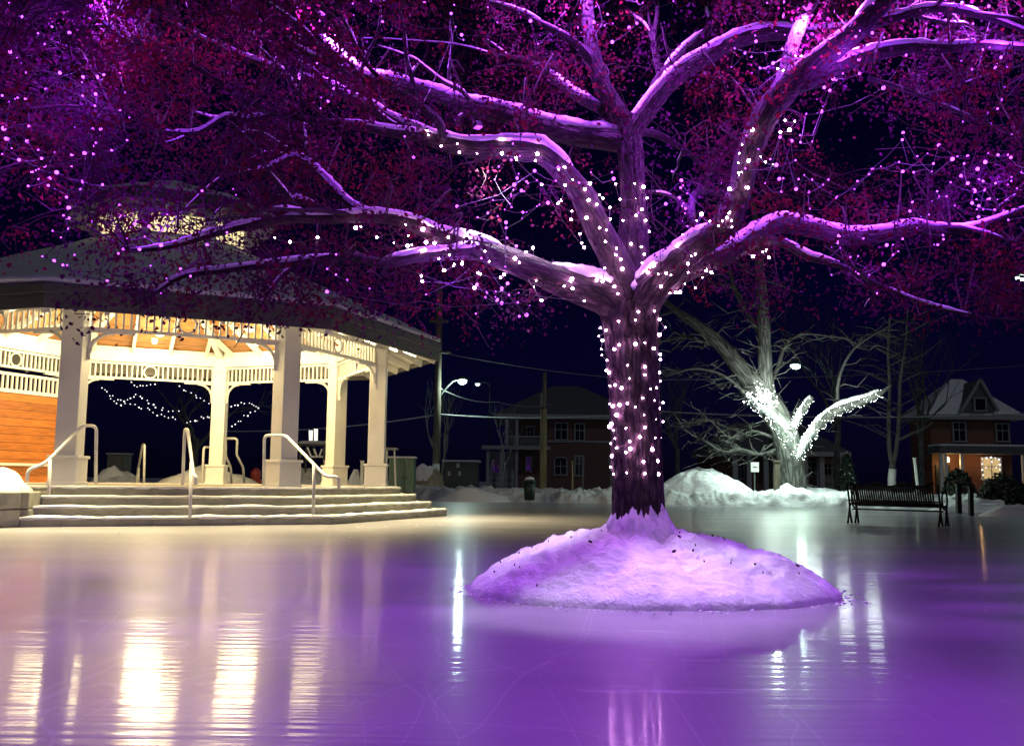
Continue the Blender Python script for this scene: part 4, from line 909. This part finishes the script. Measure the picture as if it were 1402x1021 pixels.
b.build('crown', M['bark2'], lt)
b = MB()
def cap(pl_, off, sc):
    pts = catmull([(P(x, y, DL - .35) + V((0, -.0, w_ * off * DL / F_)), w_ * sc * DL / F_) for x, y, w_ in pl_], .1); b.tube(pts, 10, lambda t, a, p: .35 * noise.noise(p * 4))
cap([(1090, 630, 12), (1107, 600, 13), (1124, 578, 13), (1146, 560, 12), (1176, 549, 10), (1203, 537, 7)], .35, .42)
cap([(1078, 590, 12), (1058, 572, 11), (1036, 556, 9), (1021, 541, 7)], .4, .5)
cap([(1086, 588, 8), (1096, 566, 8), (1110, 545, 6)], .4, .5)
b.build('snow', M['snowl'], lt, True)
heap('snow_pile', V((X(1085, 33.2), 33.4, 0)), 1.7, .9, .66, 'bright snow piled at the foot of the floodlit tree', 'snow', .35, 41., nr=34, na=70)
heap('snow_pile', V((X(1120, 33.8), 34.6, 0)), 2.6, 1.2, .66, 'smooth bright snow drift right of the floodlit tree', 'snow', .2, 45., nr=30, na=70)
fl = P(1046, 546, DL - 1.0)
ft = thing('flood_lamp', fl, 'blazing white floodlight clamped on the leaning tree trunk', 'flood lamp')
MB().box(fl + V((0, .18, 0)), .34, .12, .28).build('housing', M['grey'], ft, bevel=.02)
MB().lathe(fl + V((0, -.03, 0)), [(.10, -.13), (.15, -.06), (.16, 0), (.15, .06), (.10, .13)], 14).build('lens', M['lampc'], ft, True)
MB().lathe(fl + V((.22, .1, -.12)), [(.12, -.1), (.16, 0), (.05, .12)], 12).build('bracket', M['grey'], ft)
lamp('floodlight_beam', 'SPOT', fl + V((.1, -.45, .12)), (.74, 1, .84), 480, .15, fl + V((.2, -1.0, -3)), 165, .5)
lamp('floodlight_glow', 'POINT', fl + V((.15, -.3, .25)), (.84, 1, .88), 170, .1)
lamp('floodlight_beam', 'POINT', P(1095, 592, DL - 1.2), (.66, 1, .78), 130, .15)
g = 'white string lights wrapped on the floodlit tree'
def wrap(q, d, dens_, label, off=.25):
    pts = catmull([(P(x, y, d), w_ * .5 * d / F_) for x, y, w_ in q], .1); pos = []; ph = 0
    for i, (p, r) in enumerate(pts):
        for k in range(dens_):
            if random.random() < .12: continue
            ph += 2.2; t = (pts[min(i + 1, len(pts) - 1)][0] - pts[max(i - 1, 0)][0]).normalized(); o = t.orthogonal().normalized(); pos.append(p + Matrix.Rotation(ph, 3, t) @ o * (r + .03) + t * random.uniform(-.04, .04))
    random.shuffle(pos); h_ = len(pos) // 2 if len(pos) > 98 else len(pos)
    key = lambda p: p.x
    string(sorted(pos[:h_][:99], key=key), 'c', label, g, .2, .42, .006, True)
    if h_ < len(pos): string(sorted(pos[h_:][:99], key=key), 'c', label.replace('white light string', 'second white strand'), g, .2, .42, .006, True)
wrap([(1092, 626, 16), (1108, 598, 16), (1124, 578, 16), (1146, 562, 15), (1176, 551, 12), (1205, 539, 9)], DL - .7, 6, 'white light string wrapped along the long right limb of the floodlit tree')
wrap([(1082, 592, 12), (1094, 568, 12), (1110, 546, 8)], DL - .5, 6, 'white light string wrapped on the short forked limb of the floodlit tree')
wrap([(1082, 606, 16), (1058, 575, 12), (1036, 557, 11), (1026, 548, 9)], DL - .9, 6, 'white light string wrapped on the left branch by the floodlight')
pos = [P(1046 + random.gauss(0, 9), 543 + random.gauss(0, 8), DL - .85 + random.gauss(0, .12)) for k in range(90)]  # bulbs added round the floodlight to form its irregular glare
string(pos, 'c', 'added tangle of white bulbs shaping the floodlight glare on the leaning trunk', g, .3, 1.1, .006)
for px, py in ((1112, 585), (1150, 555), (1188, 540), (1096, 560)): lamp('string_glow', 'POINT', P(px, py, DL - 1.2), (.84, 1, .88), 42, .25)
# fairy lights in the tree behind the bandstand
g = 'white fairy lights draped behind the bandstand'
def drape(q, label, d=38., n=3):
    l = [P(x, y, d + random.uniform(-.5, .5)) for x, y in pl(q)]; pos = []
    for i in range(len(l) - 1):
        for k in range(n): pos.append(l[i].lerp(l[i + 1], k / n) + V((random.gauss(0, .04), 0, random.gauss(0, .04))))
    string(pos, 's', label, g, .7, 1.3, .008, True)
drape('141,531 150,540 165,547 180,545 187,540 200,548 215,557 230,562 250,565', 'upper long fairy light string seen through the left bay of the bandstand')
drape('150,545 165,553 185,553 200,557 215,567 230,572 247,577', 'lower long fairy light string seen through the left bay of the bandstand')
drape('178,523 188,528 200,528 215,526', 'short fairy light string just under the back fretwork ring')
drape('245,530 262,538 275,545 290,553', 'fairy light string sloping down to the back column')
drape('258,577 270,575 285,570 291,574', 'short low fairy light string left of the back column')
drape('315,556 330,553 345,553 354,560 340,568 325,578 316,586', 'hooked fairy light string right of the back column')

# ------------------------------------------------------------------ street furniture, far side
def cyl(p0, p1, r0, r1, n=12): return MB().tube([(V(p0), r0), (V(p1), r1)], n)
# utility pole with lamp arm
d = 45.; pb = V((X(597, d), d, 0)); ptop = P(602, 385, d)
up_ = thing('utility_pole', pb, 'tall dark wooden utility pole with curved lamp arm and glowing street lamp', 'utility pole')
cyl(pb, ptop, .19, .14).build('pole', M['pole'], up_, True)
MB().bar(P(588, 440, d), P(614, 440, d), .1, .12).bar(P(592, 482, d - .15), P(617, 482, d - .15), .1, .08).build('crossarm', M['pole'], up_)
MB().tube(catmull([(P(600, 545, d), .05), (P(610, 532, d), .045), (P(620, 522, d), .045), (P(629, 519, d), .04)], .2), 8).build('lamp_arm', M['grey'], up_, True)
lp = P(633, 520, d)
MB().lathe(lp, [(.05, .16), (.24, .10), (.27, 0), (.24, -.02)], 14).build('lamp_head', M['grey'], up_, True)
MB().lathe(lp + V((0, 0, -.06)), [(.22, .04), (.2, -.08), (.08, -.15)], 14).build('lamp_lens', M['lampc'], up_, True)
MB().lathe(P(597, 647, d - .22), [(.16, -.55), (.165, .4)], 12).build('reflective_wrap', M['white'], up_)
lamp('street_light', 'POINT', lp + V((0, -.2, -.35)), (.70, 1, .88), 330, .15)
# street lamp behind floodlit tree
def slamp(px, py, d, label, power, side=1, r=.3):
    p = P(px, py, d); t = thing('street_lamp', (p.x + side * 1.6, d, 0), label, 'street lamp')
    cyl((p.x + side * 1.6, d, 0), (p.x + side * 1.6, d, p.z - .3), .11, .08).build('pole', M['dark'], t, True)
    MB().tube(catmull([(V((p.x + side * 1.6, d, p.z - .35)), .06), (V((p.x + side * 1.1, d, p.z + .1)), .05), (V((p.x, d, p.z + .12)), .05)], .2), 8).build('lamp_arm', M['grey'], t, True)
    MB().lathe(p, [(.06, .2), (r, .12), (r * 1.1, 0), (r, -.02)], 14).build('lamp_head', M['grey'], t, True)
    MB().lathe(p + V((0, 0, -.06)), [(r * .95, .04), (r * .9, -.12), (r * .3, -.22)], 14).build('lamp_lens', M['lampc'], t, True)
    lamp('street_light', 'POINT', p + V((0, -.2, -.45)), (.68, 1, .86), power, .15)
slamp(1089, 499, 58., 'street lamp glowing among bare branches right of the leaning tree', 110, -1, .33)
slamp(1399, 377, 48., 'bright street lamp at the right edge of the photo', 150, 1, .32)
slamp(654, 525, 120., 'tiny far street lamp dot in the dark left of the brick house', 20, 1, .3)
# stub pole
d = 38.; t = thing('wooden_pole', (X(744, d), d, 0), 'tan wooden pole cut short in front of the dark brick house', 'pole')
cyl((X(744, d), d, 0), P(744.5, 560, d), .145, .125).build('pole', M['polel'], t, True)
cyl(P(744.5, 562, d), P(746, 510, d), .085, .07).build('pole_top', M['pole'], t, True)
MB().box(P(742, 548, d - .14), .1, .08, .55).build('splice_plate', M['grey'], t)
# cable spans
def cable(pts, r, label):
    l = []
    for i in range(len(pts) - 1):
        for k in range(14):
            u = k / 14; l.append((pts[i].lerp(pts[i + 1], u) + V((0, 0, -.25 * 4 * u * (1 - u))), r))
    l.append((pts[-1], r)); tag(MB().tube(l, 5).build('overhead_cable', M['wirel'], smooth=True), label, 'cable', 'overhead cables along the street')
cable([P(300, 590, 46), P(600, 567, 45), P(900, 563, 47), P(1402, 566, 50)], .035, 'pale overhead cable stretched level across the whole street')
cable([P(600, 530, 45), P(680, 550, 52), P(760, 552, 70)], .03, 'short overhead cable sloping down from the street lamp arm')
cable([P(600, 482, 45), P(900, 520, 60), P(1402, 500, 80)], .018, 'thin dark overhead cable high above the brick house roof')
# green cabinet
d = 31.; x0, x1 = X(541, d), X(567, d); ct = thing('utility_cabinet', ((x0 + x1) / 2, d, 0), 'green two-door utility cabinet beside the right end of the bandstand', 'cabinet')
zt = P(555, 627, d).z; ax0 = .12
MB().box(((x0 + x1) / 2 - .12, d + .35, zt / 2), x1 - x0 + .20, .7, zt).build('body', M['green'], ct, bevel=.02)
MB().box(((x0 + x1) / 2 - .12, d + .33, zt + .03), x1 - x0 + .26, .78, .05).build('lid', M['snow'], ct)
for k in (0, 1):
    w_ = (x1 - x0) / 2; dd = MB().box((x0 + w_ * (k + .5), d - .015, zt / 2), w_ - .02, .03, zt - .12).build('door', M['green'], ct, bevel=.008)
    h_ = MB().box((x0 + w_ + (.06 if k else -.06), d - .04, zt * .55), .02, .03, .14).build('handle', M['black'], None); h_.parent = dd; h_.matrix_parent_inverse = dd.matrix_world.inverted()
# boulder
def rock(c, sx, sy, sz, label, seed):
    t = thing('boulder', c, label, 'boulder'); b = MB(); n, m_ = 26, 36
    for i in range(n + 1):
        for j in range(m_):
            th_, a = math.pi * i / n, 2 * math.pi * j / m_; q = V((math.sin(th_) * math.cos(a), math.sin(th_) * math.sin(a), math.cos(th_))); k = 1 + .28 * fbm(q * 1.3 + V((seed, 0, 0)), 4)
            k = k - .05 * abs(noise.cell(q * 2.2)); b.v.append(V(c) + V((q.x * sx * k, q.y * sy * k, q.z * sz * k)))
    for i in range(n):
        for j in range(m_):
            a = i * m_ + j; q = i * m_ + (j + 1) % m_; b.f.append((a, a + m_, q + m_, q))
    b.build('rock', M['rock'], t)
    s = MB(); o = len(s.v)
    for i in range(14):
        for j in range(m_):
            th_, a = math.pi * .42 * i / 13 + .02, 2 * math.pi * j / m_; q = V((math.sin(th_) * math.cos(a) - .12, math.sin(th_) * math.sin(a), math.cos(th_))); k = 1 + .28 * fbm(q.normalized() * 1.3 + V((seed, 0, 0)), 4) + .05 - .09 * (i / 13) ** 3
            s.v.append(V(c) + V((q.x * sx * k, q.y * sy * k, q.z * sz * k)))
    for i in range(13):
        for j in range(m_):
            a = i * m_ + j; q = i * m_ + (j + 1) % m_; s.f.append((a, a + m_, q + m_, q))
    s.build('snow', M['snow'], t, True)
rock((X(585, 38), 38, .55), .62, .5, .80, 'snow-dusted tan boulder left of the utility pole foot', 2.)
# low dark shed with snowy flat roof
d = 44.; x0, x1 = X(608, d), X(654, d); sh = thing('storage_shed', ((x0 + x1) / 2, d, 0), 'low dark shed with flat snow-rimmed roof right of the utility pole', 'shed')
zt = P(630, 632, d).z
MB().box(((x0 + x1) / 2, d + .9, zt / 2), x1 - x0, 1.8, zt).build('wall', M['dark'], sh, bevel=.02)
MB().box(((x0 + x1) / 2, d + .85, zt + .04), x1 - x0 + .2, 2.1, .08).build('roof', M['trim'], sh)
for px in (615, 629.5): MB().box(P(px, 648, d - .03), .12, .04, .2).build('window', M['lantern'] if 0 else M['trim'], sh)
MB().box(P(627, 637, d - .03), .14, .04, .2).build('vent', M['trim'], sh)
# bin
d = 32.3; bn0 = P(725, 677, d); t = thing('litter_bin', (bn0.x, d, 0), 'dark green litter bin sunk in the snow bank', 'bin')
MB().lathe((bn0.x, d, .1), [(.17, 0), (.2, .62)], 14).build('body', M['greend'], t, True)
MB().lathe((bn0.x, d, .72), [(.22, -.02), (.22, .03), (.12, .09)], 14).build('lid', M['greend'], t, True)
MB().lathe((bn0.x, d, .80), [(.16, -.02), (.14, .05), (.03, .09)], 12).build('snow', M['snow'], t, True)
# stakes
def stake(name, px, y0, y1, d, m, label, w_=.05, plate=None, lean=0):
    a = P(px, y0, d); c = P(px - lean, y1, d); t = thing(name, a, label, 'sign' if plate else 'post')
    MB().bar(V((a.x, d, -.05)) if lean == 0 else a, c, w_, w_, V((0, 1, 0))).build('post', M[m], t)
    if plate:
        MB().box(c + V((0, -.04, -plate[1] / 2 + .06)), plate[0], .02, plate[1]).build('sign_plate', M['white'], t)
        MB().box(c + V((0, -.053, -plate[1] / 2 + .06)), plate[0] * .55, .006, plate[1] * .12).build('sign_marking', M['grey'], t)
    else: MB().box(c + V((0, 0, .02)), w_ * 1.3, w_ * 1.3, .04).build('cap', M[m], t)
stake('marker_post', 784, 668, 632, 34.2, 'polel', 'thin tan marker post by the arched ground floor window')
stake('marker_post', 798, 668, 638, 34.6, 'grey', 'thin grey marker post right of the tan one')
stake('marker_post', 1256, 664, 628, 34.0, 'white', 'leaning white marker post behind the bench', .07, None, 4)
stake('marker_post', 1063, 674, 632, 33.3, 'pole', 'square brown timber post left of the floodlit trunk', .18)
stake('trail_sign', 1033, 672, 635, 33.6, 'grey', 'small white sign on a thin post before the leaning tree', .04, (.28, .34))
stake('marker_post', 446, 664, 632, 30.0, 'white', 'white marker post left of the second right column', .09)
stake('marker_post', 496, 664, 632, 30.5, 'white', 'white marker post between the two right columns', .10)
stake('dark_post', 1312, 682, 664, 26.0, 'black', 'short black post right of the bench', .12)
stake('dark_post', 1329, 690, 668, 24.0, 'black', 'tall black post nearest the dark bushes', .10)
# hydrant
d = 30.; h0 = V((X(350, d), d, 0)); t = thing('fire_hydrant', h0, 'dull red fire hydrant behind the bandstand deck', 'hydrant')
MB().lathe(h0, [(.19, 0), (.19, .1), (.13, .12), (.13, .75), (.17, .78), (.15, .95), (.05, 1.05)], 14).build('barrel', M['red'], t, True)
for s in (-1, 1): MB().tube([(h0 + V((s * .1, -.02, .62)), .06), (h0 + V((s * .22, -.02, .62)), .06)], 10).build('outlet', M['red'], t)
# utility box behind bandstand
d = 33.; u0 = V((X(157, d), d, 0)); t = thing('utility_box', u0, 'plain grey-green utility box standing in the dark behind the bandstand', 'utility box')
zt = P(157, 622, d).z
MB().box(u0 + V((0, .3, zt / 2)), .62, .6, zt).build('body', M['grey'], t, bevel=.02); MB().box(u0 + V((0, .3, zt + .03)), .68, .68, .05).build('lid', M['trim'], t)
MB().box(u0 + V((0, -.012, zt / 2)), .54, .03, zt - .12).build('door', M['grey'], t)
# snow-topped shelter with white braces
d = 30.; a = P(408, 608, d); c = P(447, 608, d); t = thing('park_shelter', ((a.x + c.x) / 2, d + .5, 0), 'small flat-topped shelter frame with snowy lid and white V braces', 'shelter')
MB().box(((a.x + c.x) / 2, d + .4, a.z), c.x - a.x, .9, .05).build('roof', M['dark'], t)
b = MB()
n = 16
for i in range(n + 1):
    for j in range(8): x = a.x + (c.x - a.x) * i / n; b.v.append(V((x, d - .06 + .93 * j / 7, a.z + .028 + (.09 + .04 * noise.noise(V((x * 4, j, 0)))) * (0 if i in (0, n) or j in (0, 7) else 1))))
for i in range(n):
    for j in range(7): q = i * 8 + j; b.f.append((q, q + 8, q + 9, q + 1))
b.build('snow', M['snowd'], t, True)
for px in (412, 444):
    q = P(px, 608, d)
    for yy in (0, .8): MB().bar((q.x, d + yy, 0), (q.x, d + yy, a.z - .03), .05, .05).build('post', M['dark'], t)
for x0, x1, y0, y1 in ((421, 426, 612, 625), (430, 434, 614, 625), (441, 437, 614, 625)): MB().bar(P(x0, y0, d - .05), P(x1, y1, d - .05), .05, .05, V((0, 1, 0))).build('brace', M['white'], t)
MB().bar(P(425, 625, d - .05), P(442, 625, d - .05), .05, .05).build('brace_bar', M['white'], t)
# twin lantern post behind it
d = 33.; q = P(429, 590, d); t = thing('lantern_post', (q.x, d, 0), 'lantern post with two tall glowing white shades above the shelter', 'lamp post')
cyl((q.x, d, 0), (q.x, d, P(429, 608, d).z), .05, .04).build('pole', M['black'], t, True)
for px, y0, y1 in ((425.5, 589, 605), (432.5, 587, 604)):
    e0, e1 = P(px, y1, d), P(px, y0, d); MB().tube([(e0, .06), (e1, .07)], 12).build('lamp_shade', M['lantern'], t); MB().lathe(e1, [(.08, 0), (.03, .06)], 10).build('lamp_cap', M['black'], t)
MB().bar(P(423, 606, d), P(435, 606, d), .05, .05).build('crossbar', M['black'], t)
# similar low table right of column C
d = 30.; a = P(527, 614, d); c = P(543, 614, d); t = thing('snowy_table', ((a.x + c.x) / 2, d + .3, 0), 'snow-covered high table top peeping out behind the rightmost column', 'table')
MB().box(((a.x + c.x) / 2, d + .3, a.z), c.x - a.x, .6, .07).build('table_top', M['trim'], t, bevel=.01)
for px, p2 in ((530, 527), (540, 543)): MB().bar(P(px, 616, d + .2), V((X(p2, d + .2), d + .2, 0)), .05, .05, V((0, 1, 0))).build('leg', M['white'], t)

# conifer and shrubs
def conifer(c, h, r, label):
    t = thing('conifer', c, label, 'tree'); rg = random.Random(3); cyl(c, V(c) + V((0, 0, h)), .08, .01).build('trunk', M['pole'], t)
    f = MB(); sn = MB()
    for k in range(1500):
        u = rg.random() ** .8; z = .15 + u * (h - .2); rr = r * (1 - u) ** .8 * rg.random() ** .5; a = rg.uniform(0, 6.28); p = V(c) + V((rr * math.cos(a), rr * math.sin(a), z)); o = V((math.cos(a), math.sin(a), -.5)).normalized(); q = V((-math.sin(a), math.cos(a), 0)); s = rg.uniform(.08, .2)
        f.quad(p - q * s * .25, p + o * s, p + q * s * .25, p - o * s * .3)
        if rg.random() < .16: sn.quad(p - q * s * .2 + UZ * .02, p + o * s * .5 + UZ * .02, p + q * s * .2 + UZ * .02, p - o * s * .2 + UZ * .03)
    f.build('crown', M['needle'], t); sn.build('snow', M['snow'], t)
conifer((X(1160, 36), 36, .1), 1.9, .55, 'small dark conifer flecked with snow left of the bench')
def shrub(c, rx, rz_, label, seed, n=1400):
    t = thing('evergreen_shrub', c, label, 'shrub'); rg = random.Random(seed); f = MB(); sn = MB()
    for k in range(n):
        a, u = rg.uniform(0, 6.28), rg.uniform(-.1, 1); s_ = math.sqrt(max(0, 1 - u * u)) * rg.uniform(.75, 1.05); p = V(c) + V((rx * s_ * math.cos(a), rx * s_ * math.sin(a), rz_ * max(0, u) * rg.uniform(.85, 1.08)))
        o = V((rg.gauss(0, 1), rg.gauss(0, 1), rg.gauss(0, 1))).normalized(); q = o.orthogonal().normalized(); s = rg.uniform(.05, .13); f.quad(p - q * s * .5, p + o * s, p + q * s * .5, p - o * s)
    f.build('crown', M['shrub'], t); MB().lathe(c, [(rx * .85, 0), (rx * .9, rz_ * .3), (rx * .6, rz_ * .75), (rx * .15, rz_ * .92)], 14).build('inner_branches', M['twig'], t)
shrub(V((X(1312, 34), 34, 0)), .62, 1.25, 'dark rounded shrub before the lit porch', 1)
shrub(V((X(1372, 30), 30, 0)), .75, 1.1, 'large dark shrub below the lit window', 2)
shrub(V((X(1400, 26), 26, 0)), .42, .75, 'dark clipped shrub at the right edge on the snow', 3)
shrub(V((X(1358, 28), 28, 0)), .32, .7, 'small dark shrub at the edge of the trodden snow', 4, 700)
heap('snow_pile', V((X(1330, 28), 27.5, 0)), 1.7, 1.1, .38, 'low snow drift between the black posts and the dark shrubs', 'snow', .4, 61.)
heap('snow_pile', V((X(1395, 23.5), 23.8, 0)), .9, .6, .30, 'little snow drift at the right edge of the rink', 'snow', .4, 63.)

# ------------------------------------------------------------------ houses
def window(t, px0, px1, y0, y1, d, trim='trim', pane='pane', arch=False, bars=True):
    a, c = P(px0, y1, d), P(px1, y0, d); w_, h = c.x - a.x, c.z - a.z; x = (a.x + c.x) / 2; b = MB(); fw = max(.09, w_ * .09)
    b.box((a.x, d - .05, (a.z + c.z) / 2), fw, .12, h).box((c.x, d - .05, (a.z + c.z) / 2), fw, .12, h).box((x, d - .05, a.z), w_ + fw * 1.6, .16, fw)
    if bars: b.box((x, d - .03, (a.z + c.z) / 2), fw * .6, .07, h - fw).box((x, d - .03, a.z + h * .6), w_ - fw, .066, fw * .6)
    if arch:
        b.tube([(V((x - w_ / 2 * math.cos(u), d - .05, c.z - .02 + .28 * w_ * math.sin(u))), fw * .5) for u in [math.pi * k / 10 for k in range(11)]], 6)
    else: b.box((x, d - .05, c.z), w_ + fw * 1.2, .14, fw)
    f = b.build('window', M[trim], t); p = MB().box((x, d - .02, (a.z + c.z) / 2 + (.05 * w_ if arch else 0)), w_, .02, h + (.1 * w_ if arch else 0)).build('pane', M[pane], None); p.parent = f; p.matrix_parent_inverse = f.matrix_world.inverted()
    return f
def hip(t, x0, x1, y0, y1, z, zr, m, ov=.6, ridge=.25, name='roof'):
    b = MB(); x0 -= ov; x1 += ov; y0 -= ov; y1 += ov; cxx = (x0 + x1) / 2; rl = (x1 - x0) * ridge / 2; ym = (y0 + y1) / 2
    for q in (((x0, y0, z), (x1, y0, z), (cxx + rl, ym, zr), (cxx - rl, ym, zr)), ((x1, y0, z), (x1, y1, z), (cxx + rl, ym, zr)), ((x1, y1, z), (x0, y1, z), (cxx - rl, ym, zr), (cxx + rl, ym, zr)), ((x0, y1, z), (x0, y0, z), (cxx - rl, ym, zr))): b.quad(*q)
    r = b.build(name, M[m], t); e = MB().box((cxx, ym, z - .17), x1 - x0 - .02, y1 - y0 - .02, .32).build('eaves', M['trim'], None); e.parent = r; e.matrix_parent_inverse = r.matrix_world.inverted(); return r
d = 74.; hs = thing('brick_house', (X(770, d), d, 0), 'dark two-storey brick house with hip roof and double-decker porch', 'house')
x0, x1 = X(749, d), X(868, d); ze = P(760, 573, d).z
MB().box(((X(696, d) + x1) / 2, d + 5, ze / 2), x1 - X(696, d), 8.4, ze).build('wall', M['brick'], hs)
MB().box(((x0 + x1) / 2, d + .5, ze / 2), x1 - x0, .7, ze - .02).build('front_wall', M['brick'], hs)
hip(hs, X(690, d), x1, d + .2, d + 9, ze + .3, P(790, 528, d + 4).z, 'shingle', .8, .2)
MB().box(((x0 + x1) / 2, d + .12, P(780, 604, d).z), x1 - x0, .1, .16).build('string_course', M['trim'], hs)
dd = d + .13
window(hs, 760, 777, 579, 602, dd); window(hs, 787, 800, 580, 603, dd); window(hs, 759, 776, 630, 650, dd, arch=True); window(hs, 787, 799, 624, 651, dd)
window(hs, 720, 728, 625, 645, d + .78); window(hs, 721, 731, 584, 603, d + .78)
pr = hs
MB().box(((X(690, d) + x0) / 2, d + .05, P(715, 598, d).z), x0 - X(690, d), 1.3, .12).build('balcony_rail', M['trim'], hs)
b = MB()
for k in range(26): q = X(690, d) + (x0 - X(690, d)) * (k + .5) / 26; b.box((q, d - .5, (P(715, 598, d).z + P(715, 611, d).z) / 2), .05, .05, .75)
b.build('balusters', M['trim'], hs)
MB().box(((X(663, d) + x0) / 2, d - .1, P(700, 613, d).z), x0 - X(663, d) + .4, 2.0, .28).build('porch_roof', M['trim'], hs)
for px, ya in ((693, 575), (707, 575), (668, 614), (686, 614), (707, 614)): MB().box((X(px, d), d - .7, (P(px, ya, d).z + (P(px, 612, d).z if ya < 600 else 0)) / 2), .22, .22, P(px, ya, d).z - (P(px, 612, d).z if ya < 600 else 0)).build('porch_post', M['trim'], hs)
MB().box(((X(665, d) + X(704, d)) / 2, d + 1.6, 1.5), X(704, d) - X(665, d), 2.2, 3.0).build('porch_room', M['siding'], hs)
window(hs, 672, 684, 628, 648, d + .48); 
# house with lit porch
d = 66.; h2 = thing('porch_house', (X(1340, d), d, 0), 'brick house with steep gable dormer and warmly lit porch at the right', 'house')
x0, x1 = X(1286, d), X(1397, d); ze = P(1340, 572, d).z; zpch = P(1340, 622, d).z
MB().box(((x0 + x1) / 2, d + 2.75, ze / 2), x1 - x0, 3.5, ze).build('wall', M['brickl'], h2)
hip(h2, x0, x1, d + 1, d + 4.5, ze + .25, P(1340, 522, d + 4).z, 'roofsnow', .7, .12)
dn = d + .2; b = MB(); apex = P(1341, 520, dn); bl, br_ = P(1317, 563, dn), P(1364, 563, dn); b.prism([bl, br_, apex], (0, 3.5, 0)); dm = b.build('dormer', M['shingle'], h2)
b = MB(); b.bar(bl + V((-.1, -.1, 0)), apex + V((0, -.1, .05)), .16, .22, V((0, 1, 0))).bar(apex + V((0, -.1, .05)), br_ + V((.1, -.1, 0)), .16, .22, V((0, 1, 0))); q = b.build('bargeboard', M['trim'], None); q.parent = dm; q.matrix_parent_inverse = dm.matrix_world.inverted()
window(h2, 1334, 1349, 545, 562, dn - .1, bars=False)
window(h2, 1305, 1321, 578, 604, d + .95); window(h2, 1364, 1380, 580, 604, d + .95)
MB().box(((x0 + x1) / 2, d + .1, zpch + .28), x1 - x0 + .6, 2.0, .5).build('porch_roof', M['shingle'], h2, bevel=.05)
MB().box(((x0 + x1) / 2, d + .1, zpch + .60), x1 - x0 + .5, 1.9, .14).build('porch_snow', M['roofsnow'], h2, bevel=.05)
for px in (1284, 1290, 1312, 1396): MB().box((X(px, d), d - .6, zpch / 2), .2, .2, zpch).build('porch_post', M['white'], h2)
window(h2, 1345, 1369, 627, 656, d + .95, 'white', 'hwin'); 
MB().box((X(1300, d), d + .97, 1.1), 1.0, .1, 2.2).build('door', M['dark'], h2)
lm = P(1297, 629, d + .3); MB().lathe(lm, [(.10, -.18), (.15, 0), (.10, .16), (.02, .2)], 12).build('porch_lamp', M['porch'], h2)
lamp('porch_light', 'POINT', lm + V((.1, -.3, -.2)), (1, .62, .24), 34, .1); lamp('porch_light', 'POINT', P(1340, 630, d + .1), (1, .55, .22), 14, .1)
pos = []
for px, py in ((1345, 628), (1351, 627), (1357, 626), (1363, 627), (1368, 629), (1369, 636), (1369, 643), (1369, 650), (1345, 635), (1345, 643), (1346, 650), (1350, 640), (1364, 640), (1358, 632)): pos.append(P(px, py, d + .75))
string(pos, 's', 'white fairy light string framing the porch window at the right', 'white fairy lights on the porch house', 1.3, 2.2, .01)
# low house behind floodlit tree
d = 70.; h3 = thing('porch_cottage', (X(1075, d), d, 0), 'dim low cottage with pale porch columns behind the floodlit tree', 'house')
x0, x1 = X(985, d), X(1150, d); ze = P(1075, 622, d).z
MB().box(((x0 + x1) / 2, d + 4.5, ze / 2), x1 - x0, 7, ze).build('wall', M['brick'], h3)
hip(h3, x0, x1, d - .6, d + 8, ze + .2, P(1075, 580, d + 4).z, 'shingle', .5, .5)
for px in (1004, 1023, 1046, 1100, 1122, 1147): MB().box((X(px, d), d - .5, ze / 2), .34, .34, ze).build('porch_column', M['trim'], h3)
MB().box(((X(1122, d) + X(1147, d)) / 2, d + .7, 1.3), X(1147, d) - X(1122, d), .3, 2.6).build('bay_wall', M['siding'], h3)
window(h3, 1128, 1138, 634, 651, d + .52); window(h3, 1010, 1018, 632, 655, d + .97); window(h3, 1104, 1116, 632, 652, d + .97)

# ------------------------------------------------------------------ render settings
S.render.engine = 'CYCLES'; S.cycles.use_denoising = True
try: S.cycles.denoiser = 'OPENIMAGEDENOISE'
except Exception: pass
S.cycles.use_light_tree = True; S.cycles.max_bounces = 6; S.cycles.diffuse_bounces = 3; S.cycles.glossy_bounces = 3; S.cycles.transmission_bounces = 2
S.cycles.sample_clamp_indirect = 6; S.cycles.caustics_reflective = False; S.cycles.caustics_refractive = False
S.view_settings.view_transform = 'Standard'; S.view_settings.look = 'None'; S.view_settings.exposure = 0; S.view_settings.gamma = 1
